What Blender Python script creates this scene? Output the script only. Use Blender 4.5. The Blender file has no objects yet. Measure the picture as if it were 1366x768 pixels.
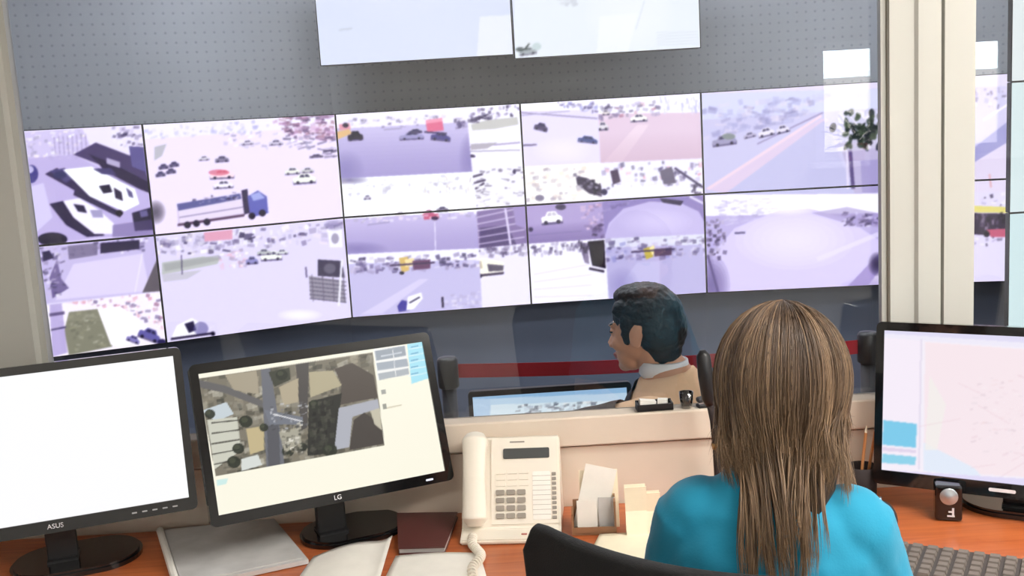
import bpy, bmesh, math, random
import numpy as np
from mathutils import Vector, Matrix, noise
random.seed(7); RNG = np.random.default_rng(11)
S = bpy.context.scene
COL = S.collection
PI = math.pi
R = math.radians

# ------------------------------------------------------------------ view
FPX, PITCH, ROLL = 1400.0, 0.15436, -0.06011
CAM = np.array([0.0, 0.0, 1.6])
_fw = np.array([0, math.cos(PITCH), -math.sin(PITCH)])
_r0 = np.array([1.0, 0, 0]); _u0 = np.cross(_r0, _fw)
_rt = math.cos(ROLL) * _r0 + math.sin(ROLL) * _u0
_up = -math.sin(ROLL) * _r0 + math.cos(ROLL) * _u0
def at_y(x, y, Y):
    d = _fw + _rt * (x - 683) / FPX + _up * (384 - y) / FPX
    return Vector(CAM + d * Y / d[1])
def at_z(x, y, z):
    d = _fw + _rt * (x - 683) / FPX + _up * (384 - y) / FPX
    return Vector(CAM + d * (z - CAM[2]) / d[2])
def proj_arr(P):
    d = P - CAM; z = d @ _fw
    return np.stack([683 + FPX * (d @ _rt) / z, 384 - FPX * (d @ _up) / z], -1)

cd = bpy.data.cameras.new('camera'); cam = bpy.data.objects.new('camera', cd); COL.objects.link(cam)
cd.sensor_fit = 'HORIZONTAL'; cd.sensor_width = 36.0; cd.lens = FPX * 36.0 / 1366.0
cd.clip_start = 0.05; cd.clip_end = 200
M = Matrix(((_rt[0], _up[0], -_fw[0], 0), (_rt[1], _up[1], -_fw[1], 0), (_rt[2], _up[2], -_fw[2], 1.6), (0, 0, 0, 1)))
cam.matrix_world = M
S.camera = cam
S.view_settings.view_transform = 'Standard'; S.view_settings.look = 'None'
S.view_settings.gamma = 1.0; S.view_settings.use_curve_mapping = False
S.view_settings.exposure = 0.0
try:
    S.cycles.use_denoising = True
    S.cycles.max_bounces = 8; S.cycles.transparent_max_bounces = 16
    S.cycles.sample_clamp_indirect = 6.0
    S.cycles.caustics_reflective = False; S.cycles.caustics_refractive = False
except Exception: pass

# ------------------------------------------------------------------ materials
def lin(c):
    return tuple(((v / 255) / 12.92 if v / 255 <= .04045 else ((v / 255 + .055) / 1.055) ** 2.4) for v in c)
def mat(name, rgb, rough=.5, metal=0.0, spec=.5, noise_amt=0.0, nscale=40.0, bump=0.0, coat=0.0, sheen=0.0):
    m = bpy.data.materials.new(name); m.use_nodes = True
    nt = m.node_tree; b = nt.nodes['Principled BSDF']
    c = lin(rgb)
    b.inputs['Base Color'].default_value = (*c, 1); b.inputs['Roughness'].default_value = rough
    b.inputs['Metallic'].default_value = metal; b.inputs['Specular IOR Level'].default_value = spec
    b.inputs['Coat Weight'].default_value = coat; b.inputs['Sheen Weight'].default_value = sheen
    if noise_amt or bump:
        tc = nt.nodes.new('ShaderNodeTexCoord'); nz = nt.nodes.new('ShaderNodeTexNoise')
        nz.inputs['Scale'].default_value = nscale; nz.inputs['Detail'].default_value = 5
        nt.links.new(tc.outputs['Object'], nz.inputs['Vector'])
        if noise_amt:
            rp = nt.nodes.new('ShaderNodeValToRGB')
            rp.color_ramp.elements[0].position = .3; rp.color_ramp.elements[1].position = .7
            rp.color_ramp.elements[0].color = (*[v * (1 - noise_amt) for v in c], 1)
            rp.color_ramp.elements[1].color = (*[min(1, v * (1 + noise_amt)) for v in c], 1)
            nt.links.new(nz.outputs['Fac'], rp.inputs['Fac']); nt.links.new(rp.outputs['Color'], b.inputs['Base Color'])
        if bump:
            bp = nt.nodes.new('ShaderNodeBump'); bp.inputs['Strength'].default_value = bump; bp.inputs['Distance'].default_value = .002
            nt.links.new(nz.outputs['Fac'], bp.inputs['Height']); nt.links.new(bp.outputs['Normal'], b.inputs['Normal'])
    return m
def emit_mat(name, rgb, strength):
    m = bpy.data.materials.new(name); m.use_nodes = True; nt = m.node_tree; nt.nodes.clear()
    e = nt.nodes.new('ShaderNodeEmission'); o = nt.nodes.new('ShaderNodeOutputMaterial')
    e.inputs['Color'].default_value = (*lin(rgb), 1); e.inputs['Strength'].default_value = strength
    nt.links.new(e.outputs[0], o.inputs[0]); return m
def screen_mat(name, strength=1.0):
    m = bpy.data.materials.new(name); m.use_nodes = True; nt = m.node_tree; nt.nodes.clear()
    a = nt.nodes.new('ShaderNodeVertexColor'); a.layer_name = 'picture'
    e = nt.nodes.new('ShaderNodeEmission'); e.inputs['Strength'].default_value = strength
    g = nt.nodes.new('ShaderNodeBsdfGlossy'); g.inputs['Roughness'].default_value = .25; g.inputs['Color'].default_value = (.02, .02, .02, 1)
    ad = nt.nodes.new('ShaderNodeAddShader'); o = nt.nodes.new('ShaderNodeOutputMaterial')
    nt.links.new(a.outputs['Color'], e.inputs['Color']); nt.links.new(e.outputs[0], ad.inputs[0]); nt.links.new(g.outputs[0], ad.inputs[1])
    nt.links.new(ad.outputs[0], o.inputs[0]); return m
def glass_mat(name, tint=(.97, .98, .985), mul=1.7, base=0.0):
    m = bpy.data.materials.new(name); m.use_nodes = True; nt = m.node_tree; nt.nodes.clear()
    t = nt.nodes.new('ShaderNodeBsdfTransparent'); t.inputs['Color'].default_value = (*tint, 1)
    g = nt.nodes.new('ShaderNodeBsdfGlossy'); g.inputs['Roughness'].default_value = 0.0
    f = nt.nodes.new('ShaderNodeFresnel'); f.inputs['IOR'].default_value = 1.5
    mm = nt.nodes.new('ShaderNodeMath'); mm.operation = 'MULTIPLY_ADD'; mm.inputs[1].default_value = mul; mm.inputs[2].default_value = base; mm.use_clamp = True
    mx = nt.nodes.new('ShaderNodeMixShader'); o = nt.nodes.new('ShaderNodeOutputMaterial')
    nt.links.new(f.outputs[0], mm.inputs[0]); nt.links.new(mm.outputs[0], mx.inputs[0])
    nt.links.new(t.outputs[0], mx.inputs[1]); nt.links.new(g.outputs[0], mx.inputs[2]); nt.links.new(mx.outputs[0], o.inputs[0]); return m
def wood_mat(name, c1, c2, rough=.28):
    m = bpy.data.materials.new(name); m.use_nodes = True; nt = m.node_tree; b = nt.nodes['Principled BSDF']
    tc = nt.nodes.new('ShaderNodeTexCoord'); mp = nt.nodes.new('ShaderNodeMapping'); mp.inputs['Scale'].default_value = (1.4, 22, 8)
    nz = nt.nodes.new('ShaderNodeTexNoise'); nz.inputs['Scale'].default_value = 3.2; nz.inputs['Detail'].default_value = 7; nz.inputs['Distortion'].default_value = .7
    rp = nt.nodes.new('ShaderNodeValToRGB'); rp.color_ramp.elements[0].color = (*lin(c1), 1); rp.color_ramp.elements[1].color = (*lin(c2), 1)
    rp.color_ramp.elements[0].position = .3; rp.color_ramp.elements[1].position = .7
    nt.links.new(tc.outputs['Object'], mp.inputs[0]); nt.links.new(mp.outputs[0], nz.inputs['Vector'])
    nt.links.new(nz.outputs['Fac'], rp.inputs[0]); nt.links.new(rp.outputs[0], b.inputs['Base Color'])
    b.inputs['Roughness'].default_value = rough; return m
def perforated_mat(name, rgb, hole):
    m = bpy.data.materials.new(name); m.use_nodes = True; nt = m.node_tree; b = nt.nodes['Principled BSDF']
    uv = nt.nodes.new('ShaderNodeUVMap'); uv.uv_map = 'metres'
    sc = nt.nodes.new('ShaderNodeVectorMath'); sc.operation = 'SCALE'; sc.inputs['Scale'].default_value = 1 / .05
    fr = nt.nodes.new('ShaderNodeVectorMath'); fr.operation = 'FRACTION'
    sb = nt.nodes.new('ShaderNodeVectorMath'); sb.operation = 'SUBTRACT'; sb.inputs[1].default_value = (.5, .5, 0)
    ln = nt.nodes.new('ShaderNodeVectorMath'); ln.operation = 'LENGTH'
    lt = nt.nodes.new('ShaderNodeMapRange'); lt.inputs['From Min'].default_value = .10; lt.inputs['From Max'].default_value = .17
    mx = nt.nodes.new('ShaderNodeMix'); mx.data_type = 'RGBA'; mx.inputs['A'].default_value = (*lin(hole), 1)
    nz = nt.nodes.new('ShaderNodeTexNoise'); nz.inputs['Scale'].default_value = 2.5; nz.inputs['Detail'].default_value = 4
    rp = nt.nodes.new('ShaderNodeValToRGB'); c = lin(rgb)
    rp.color_ramp.elements[0].color = (*[v * .9 for v in c], 1); rp.color_ramp.elements[1].color = (*[v * 1.1 for v in c], 1)
    L = nt.links
    L.new(uv.outputs[0], sc.inputs[0]); L.new(sc.outputs[0], fr.inputs[0]); L.new(fr.outputs[0], sb.inputs[0]); L.new(sb.outputs[0], ln.inputs[0])
    L.new(ln.outputs['Value'], lt.inputs['Value']); L.new(lt.outputs[0], mx.inputs['Factor']); L.new(uv.outputs[0], nz.inputs['Vector'])
    L.new(nz.outputs['Fac'], rp.inputs[0]); L.new(rp.outputs[0], mx.inputs['B']); L.new(mx.outputs['Result'], b.inputs['Base Color'])
    b.inputs['Roughness'].default_value = .8; return m
def attr_mat(name, rough=.45, spec=.5, aniso=0.0):
    m = bpy.data.materials.new(name); m.use_nodes = True; nt = m.node_tree; b = nt.nodes['Principled BSDF']
    a = nt.nodes.new('ShaderNodeVertexColor'); a.layer_name = 'tint'
    nt.links.new(a.outputs['Color'], b.inputs['Base Color']); b.inputs['Roughness'].default_value = rough; b.inputs['Specular IOR Level'].default_value = spec
    return m

MT = dict(
    black=mat('black_plastic', (26, 26, 28), .42), gloss=mat('gloss_black', (14, 14, 16), .12, coat=.6),
    charcoal=mat('charcoal_plastic', (44, 44, 48), .5), silver=mat('silver', (205, 207, 212), .25, .9),
    mark=mat('pale_mark', (225, 225, 230), .4), frame=mat('cream_frame', (188, 187, 180), .45, noise_amt=.02, nscale=6),
    groove_shade=mat('groove_shadow', (120, 114, 100), .7), panel=mat('beige_panel', (224, 209, 192), .55, noise_amt=.02, nscale=9),
    gap=mat('panel_gap', (60, 52, 44), .8), wood=wood_mat('cherry_desk', (170, 86, 46), (196, 110, 62)),
    phone=mat('ivory_plastic', (238, 230, 216), .45), key=mat('grey_key', (150, 142, 132), .5), lcd=mat('lcd_grey', (72, 74, 74), .3),
    paper=mat('white_paper', (244, 240, 232), .8, noise_amt=.03, nscale=25), cream=mat('cream_paper', (250, 240, 214), .8, noise_amt=.03, nscale=25),
    greypaper=mat('grey_paper', (196, 194, 192), .6, noise_amt=.14, nscale=14), maroon=mat('maroon_cover', (92, 50, 48), .3),
    shirt=mat('turquoise_cotton', (20, 138, 172), .85, bump=.15, nscale=300, sheen=.15), jean=mat('dark_denim', (40, 48, 70), .9, bump=.2, nscale=300),
    skin=mat('skin', (226, 176, 148), .5, noise_amt=.05, nscale=30), lips=mat('lips', (176, 98, 92), .45), eye=mat('eye_dark', (40, 30, 26), .2), shoe=mat('shoe_black', (30, 28, 28), .5),
    mskin=mat('tan_skin', (214, 160, 126), .5, noise_amt=.05, nscale=30), mhair=mat('black_hair', (22, 20, 20), .5, bump=.9, nscale=160),
    peach=mat('peach_fabric', (244, 202, 160), .9, bump=.2, nscale=200), darkcloth=mat('dark_brown_fabric', (52, 44, 44), .9, bump=.2, nscale=200),
    meshback=mat('black_chair_fabric', (17, 17, 19), .75, bump=.4, nscale=500), red=mat('red_belt', (176, 28, 44), .7),
    floor=mat('grey_floor', (120, 116, 112), .6, noise_amt=.08, nscale=5), wallnear=mat('pale_wall', (214, 212, 208), .9, noise_amt=.02, nscale=4),
    ceil=mat('white_ceiling', (235, 235, 232), .9), slate=mat('slate_wall', (98, 106, 124), .8, noise_amt=.05, nscale=3),
    perf=perforated_mat('perforated_grey', (158, 161, 167), (138, 142, 148)), glass=glass_mat('window_glass', mul=1.25), clear=glass_mat('clear_tumbler', (.93, .95, .96), 3.0, .05),
    hair=attr_mat('brown_hair', .42, .4), screen=screen_mat('lit_screen'), wallscreen=screen_mat('lit_wall_screen', 1.34), upscreen=screen_mat('lit_overhead_screen', 1.12), lamp=emit_mat('lamp_diffuser', (255, 250, 242), 25.0), farlamp=emit_mat('far_lamp_diffuser', (244, 248, 255), 23.0),
    leaf=mat('leaf_green', (52, 84, 40), .5), terracotta=mat('terracotta', (170, 96, 66), .8), render=mat('pale_render', (246, 232, 222), .9, noise_amt=.05, nscale=1),
    pencil=mat('pencil_wood', (214, 150, 96), .5), amber=mat('brass_ring', (190, 150, 90), .3, .8), white=mat('white_plastic', (240, 240, 240), .4), desk2=mat('far_desk', (176, 168, 158), .5),
    led=emit_mat('led_white', (240, 240, 255), 1.2), knob=mat('speaker_cone', (190, 195, 200), .2, .7), keyb=mat('keycap', (112, 103, 96), .55), keyboard=mat('keyboard_case', (70, 64, 60), .5),
    ground=mat('street_grey', (150, 148, 145), .9), holder=mat('tan_card', (150, 112, 82), .6), sheet=mat('note_ink', (150, 138, 120), .8),
)

# ------------------------------------------------------------------ helpers
def tag(o, label=None, cat=None, group=None, kind=None):
    if label: o['label'] = label
    if cat: o['category'] = cat
    if group: o['group'] = group
    if kind: o['kind'] = kind
    return o
def empty(name, loc=(0, 0, 0), rz=0.0):
    o = bpy.data.objects.new(name, None); COL.objects.link(o); o.location = loc; o.rotation_euler = (0, 0, rz); o.empty_display_size = .05
    return o
def obj(name, bm, m, parent=None, smooth=False):
    me = bpy.data.meshes.new(name)
    if isinstance(bm, bmesh.types.BMesh):
        bmesh.ops.recalc_face_normals(bm, faces=bm.faces[:]); bm.to_mesh(me); bm.free()
    else: me = bm
    ms = m if isinstance(m, (list, tuple)) else [m]
    if not me.materials:
        for x in ms: me.materials.append(x)
    if smooth:
        me.polygons.foreach_set('use_smooth', [True] * len(me.polygons))
    o = bpy.data.objects.new(name, me); COL.objects.link(o)
    if parent: o.parent = parent
    return o
def box(bm, c, s, rot=None, bev=0.0, seg=2):
    r = bmesh.ops.create_cube(bm, size=1.0); vs = r['verts']
    for v in vs: v.co = Vector((v.co.x * s[0], v.co.y * s[1], v.co.z * s[2]))
    if bev:
        es = list({e for v in vs for e in v.link_edges})
        g = bmesh.ops.bevel(bm, geom=es, offset=bev, segments=seg, profile=.5, affect='EDGES')
        vs = list({v for v in g['verts']} | {v for f in g['faces'] for v in f.verts} | {v for v in vs if v.is_valid})
    mt = Matrix.Translation(c) @ (rot.to_4x4() if rot is not None else Matrix())
    bmesh.ops.transform(bm, matrix=mt, verts=vs)
    return vs
def tube(bm, pts, rad, seg=12, side=None, cap=True):
    """closed tube through pts; rad = r or (rx along side, ry)"""
    pts = [Vector(p) for p in pts]; rings = []
    sd = Vector(side) if side is not None else None; n = len(pts)
    if sd is None:
        t0 = (pts[1] - pts[0]).normalized(); sd = t0.orthogonal()
    for i, p in enumerate(pts):
        t = (pts[min(i + 1, n - 1)] - pts[max(i - 1, 0)]).normalized()
        s = (sd - t * sd.dot(t))
        if s.length < 1e-5: s = t.orthogonal()
        s.normalize(); u = t.cross(s)
        if side is None: sd = s
        r = rad[i] if isinstance(rad, (list, tuple)) else rad
        rx, ry = r if isinstance(r, (list, tuple)) else (r, r)
        rings.append([bm.verts.new(p + s * rx * math.cos(2 * PI * k / seg) + u * ry * math.sin(2 * PI * k / seg)) for k in range(seg)])
    for a, b in zip(rings, rings[1:]):
        for k in range(seg): bm.faces.new((a[k], a[(k + 1) % seg], b[(k + 1) % seg], b[k]))
    if cap: bm.faces.new(rings[0][::-1]); bm.faces.new(rings[-1])
    return rings
def lathe(bm, prof, seg=24, c=(0, 0, 0), rot=None):
    rings = []; c = Vector(c); cr = rot or Matrix.Identity(3)
    for r, z in prof:
        rings.append([bm.verts.new(c + cr @ Vector((r * math.cos(2 * PI * k / seg), r * math.sin(2 * PI * k / seg), z))) for k in range(seg)] if r > 1e-6 else [bm.verts.new(c + cr @ Vector((0, 0, z)))])
    for a, b in zip(rings, rings[1:]):
        for k in range(seg):
            k2 = (k + 1) % seg
            if len(a) == 1 and len(b) == 1: continue
            if len(a) == 1: bm.faces.new((a[0], b[k2], b[k]))
            elif len(b) == 1: bm.faces.new((a[k], a[k2], b[0]))
            else: bm.faces.new((a[k], a[k2], b[k2], b[k]))
    if len(rings[0]) > 1: bm.faces.new(rings[0][::-1])
    if len(rings[-1]) > 1: bm.faces.new(rings[-1])
def prism(bm, poly, z0, z1, fn=None):
    f = fn or (lambda x, y, z: Vector((x, y, z)))
    a = [bm.verts.new(f(x, y, z0)) for x, y in poly]; b = [bm.verts.new(f(x, y, z1)) for x, y in poly]
    bm.faces.new(a[::-1]); bm.faces.new(b); n = len(poly)
    for k in range(n): bm.faces.new((a[k], a[(k + 1) % n], b[(k + 1) % n], b[k]))
def rrect(w, h, r, n=5):
    out = []
    for cx, cy, a0 in ((w / 2 - r, h / 2 - r, 0), (-w / 2 + r, h / 2 - r, 90), (-w / 2 + r, -h / 2 + r, 180), (w / 2 - r, -h / 2 + r, 270)):
        for k in range(n + 1):
            a = R(a0 + 90 * k / n); out.append((cx + r * math.cos(a), cy + r * math.sin(a)))
    return out
def ellipsoid(bm, c, r, seg=24, rings=16, rot=None):
    g = bmesh.ops.create_uvsphere(bm, u_segments=seg, v_segments=rings, radius=1.0)
    bmesh.ops.transform(bm, matrix=Matrix.Translation(c) @ (rot.to_4x4() if rot is not None else Matrix()) @ Matrix.Diagonal((*r, 1)), verts=g['verts'])
    return g['verts']
def new_bm(): return bmesh.new()
def remeshed(bm, voxel, smooth_it=2):
    me = bpy.data.meshes.new('tmp'); bm.to_mesh(me); bm.free()
    o = bpy.data.objects.new('tmp', me); COL.objects.link(o)
    md = o.modifiers.new('r', 'REMESH'); md.mode = 'VOXEL'; md.voxel_size = voxel; md.use_smooth_shade = True
    if smooth_it:
        s = o.modifiers.new('s', 'SMOOTH'); s.iterations = smooth_it; s.factor = .5
    dg = bpy.context.evaluated_depsgraph_get(); dg.update()
    me2 = bpy.data.meshes.new_from_object(o.evaluated_get(dg))
    bpy.data.objects.remove(o); bpy.data.meshes.remove(me)
    return me2
def text_mesh(name, body, size, m, parent, mtx, depth=.0006):
    c = bpy.data.curves.new(name, 'FONT'); c.body = body; c.size = size; c.extrude = depth; c.align_x = 'CENTER'; c.align_y = 'CENTER'
    o = bpy.data.objects.new('tmp', c); COL.objects.link(o)
    dg = bpy.context.evaluated_depsgraph_get(); me = bpy.data.meshes.new_from_object(o.evaluated_get(dg))
    bpy.data.objects.remove(o); bpy.data.curves.remove(c)
    me.materials.clear(); me.transform(mtx); return obj(name, me, m, parent)

# ------------------------------------------------------------------ picture painting for the lit screens (sRGB, 0..1)
class Canvas:
    def __init__(s, x0, y0, x1, y1, k=2, bg=(230, 225, 240)):
        s.x0, s.y0, s.k = x0, y0, k; s.w, s.h = int((x1 - x0) * k), int((y1 - y0) * k)
        s.a = np.zeros((s.h, s.w, 3), np.float32); s.a[:] = np.array(bg) / 255.; s.clip = None
    def mask(s, pts):
        p = [((x - s.x0) * s.k, (y - s.y0) * s.k) for x, y in pts]
        xs = [q[0] for q in p]; ys = [q[1] for q in p]
        X0, X1 = max(0, int(min(xs)) - 1), min(s.w, int(max(xs)) + 2); Y0, Y1 = max(0, int(min(ys)) - 1), min(s.h, int(max(ys)) + 2)
        if X1 <= X0 or Y1 <= Y0: return None
        gx, gy = np.meshgrid(np.arange(X0, X1) + .5, np.arange(Y0, Y1) + .5)
        ins = np.zeros(gx.shape, bool)
        for (ax, ay), (bx, by) in zip(p, p[1:] + p[:1]):
            if ay == by: continue
            c = ((ay > gy) != (by > gy)) & (gx < (bx - ax) * (gy - ay) / (by - ay) + ax); ins ^= c
        return Y0, Y1, X0, X1, ins
    def set_clip(s, pts):
        if pts is None: s.clip = None; return
        s.clip = np.zeros((s.h, s.w), bool); m = s.mask(pts)
        if m: s.clip[m[0]:m[1], m[2]:m[3]] = m[4]
    def poly(s, pts, col, al=1.0):
        m = s.mask(pts)
        if m is None: return
        Y0, Y1, X0, X1, ins = m
        if s.clip is not None: ins = ins & s.clip[Y0:Y1, X0:X1]
        v = s.a[Y0:Y1, X0:X1]; v[ins] = v[ins] * (1 - al) + np.array(col, np.float32) / 255. * al
    def line(s, a, b, w, col, al=1.0):
        dx, dy = b[0] - a[0], b[1] - a[1]; L = math.hypot(dx, dy) or 1; nx, ny = -dy / L * w / 2, dx / L * w / 2
        s.poly([(a[0] + nx, a[1] + ny), (b[0] + nx, b[1] + ny), (b[0] - nx, b[1] - ny), (a[0] - nx, a[1] - ny)], col, al)
    def ell(s, x, y, rx, ry, col, al=1.0, ang=0):
        c, d = math.cos(R(ang)), math.sin(R(ang))
        s.poly([(x + rx * math.cos(t) * c - ry * math.sin(t) * d, y + rx * math.cos(t) * d + ry * math.sin(t) * c) for t in np.linspace(0, 2 * PI, 22)[:-1]], col, al)
    def soft(s, x, y, rx, ry, col, al=.5, n=7, ang=0):
        for k in range(n):
            f = 1 - k / n; s.ell(x, y, rx * f, ry * f, col, al / n * 1.6, ang)
    def busy(s, quad, cols, n, wmin=2, wmax=8, hmin=1.5, hmax=5, al=.8, ang=-4):
        q = [np.array(p, float) for p in quad]
        for _ in range(n):
            u, v = random.random(), random.random()
            p = (q[0] * (1 - u) + q[1] * u) * (1 - v) + (q[3] * (1 - u) + q[2] * u) * v
            w, h = random.uniform(wmin, wmax) / 2, random.uniform(hmin, hmax) / 2; a = R(ang + random.uniform(-18, 18)); c, d = math.cos(a), math.sin(a)
            s.poly([(p[0] + i * c - j * d, p[1] + i * d + j * c) for i, j in ((-w, -h), (w, -h), (w * .8, h), (-w, h))], random.choice(cols), al * random.uniform(.4, 1))
    def grad(s, quad, col, al, n=10, side=2):
        """bands growing from one edge of the quad: a painted tone of the picture itself"""
        q = [np.array(p, float) for p in quad]
        for k in range(n):
            f = (k + 1) / n
            if side == 2: t = [q[3] + (q[0] - q[3]) * f, q[2] + (q[1] - q[2]) * f, q[2], q[3]]
            else: t = [q[0], q[1], q[1] + (q[2] - q[1]) * f, q[0] + (q[3] - q[0]) * f]
            s.poly([tuple(x) for x in t], col, al / n)
    def car(s, x, y, l, h, body, ang=-4, glass=(60, 60, 80), shadow=(90, 84, 110), roof=None):
        c, d = math.cos(R(ang)), math.sin(R(ang))
        T = lambda P: [(x + i * l * c - j * h * d, y + i * l * d + j * h * c) for i, j in P]
        s.poly(T([(-.52, .2), (.52, .2), (.5, .62), (-.5, .62)]), shadow, .75)
        s.poly(T([(-.5, -.05), (-.42, -.15), (.4, -.15), (.5, .05), (.5, .42), (-.5, .42)]), body)
        s.poly(T([(-.3, -.15), (-.2, -.55), (.2, -.55), (.34, -.12)]), roof or body)
        s.poly(T([(-.22, -.14), (-.15, -.44), (.0, -.44), (.0, -.14)]), glass, .85); s.poly(T([(.04, -.14), (.04, -.44), (.16, -.44), (.26, -.14)]), glass, .85)
        for i in (-.3, .3): s.ell(*T([(i, .42)])[0], h * .17, h * .17, (40, 38, 50), .9)
    def blur(s, r=1):
        a = s.a
        for _ in range(r):
            p = np.pad(a, ((1, 1), (1, 1), (0, 0)), 'edge')
            a = (p[:-2, 1:-1] + p[2:, 1:-1] + 2 * p[1:-1, 1:-1]) / 4
            p = np.pad(a, ((1, 1), (1, 1), (0, 0)), 'edge')
            a = (p[1:-1, :-2] + p[1:-1, 2:] + 2 * p[1:-1, 1:-1]) / 4
        s.a = a.astype(np.float32)
    def sample(s, P):
        x = np.clip((P[:, 0] - s.x0) * s.k - .5, 0, s.w - 1.001); y = np.clip((P[:, 1] - s.y0) * s.k - .5, 0, s.h - 1.001)
        i, j = x.astype(int), y.astype(int); fx, fy = (x - i)[:, None], (y - j)[:, None]; a = s.a
        return a[j, i] * (1 - fx) * (1 - fy) + a[j, i + 1] * fx * (1 - fy) + a[j + 1, i] * (1 - fx) * fy + a[j + 1, i + 1] * fx * fy
def picture(name, c00, c10, c11, c01, canvas, nx, ny, parent, world=None, m=None):
    """lit panel: grid between its four corners (given in the parent's frame: bottom-left, bottom-right, top-right, top-left)"""
    c00, c10, c11, c01 = [np.array(c, float) for c in (c00, c10, c11, c01)]
    u, v = np.meshgrid(np.linspace(0, 1, nx + 1), np.linspace(0, 1, ny + 1)); u = u.ravel()[:, None]; v = v.ravel()[:, None]
    P = (c00 * (1 - u) + c10 * u) * (1 - v) + (c01 * (1 - u) + c11 * u) * v
    W = P if world is None else P @ np.array(world.to_3x3()).T + np.array(world.translation)
    col = np.clip(canvas.sample(proj_arr(W)), 0, 1)
    col = np.where(col <= .04045, col / 12.92, ((col + .055) / 1.055) ** 2.4)
    me = bpy.data.meshes.new(name)
    idx = np.arange((nx + 1) * (ny + 1)).reshape(ny + 1, nx + 1)
    F = np.stack([idx[:-1, :-1], idx[:-1, 1:], idx[1:, 1:], idx[1:, :-1]], -1).reshape(-1, 4)
    me.vertices.add(len(P)); me.vertices.foreach_set('co', P.astype(np.float32).ravel())
    me.loops.add(F.size); me.loops.foreach_set('vertex_index', F.astype(np.int32).ravel())
    me.polygons.add(len(F)); me.polygons.foreach_set('loop_start', np.arange(0, F.size, 4, dtype=np.int32)); me.polygons.foreach_set('loop_total', np.full(len(F), 4, np.int32))
    me.update(calc_edges=True)
    at = me.color_attributes.new('picture', 'FLOAT_COLOR', 'POINT')
    at.data.foreach_set('color', np.concatenate([col, np.ones((len(col), 1))], 1).astype(np.float32).ravel())
    return obj(name, me, m or MT['screen'], parent)
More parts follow.
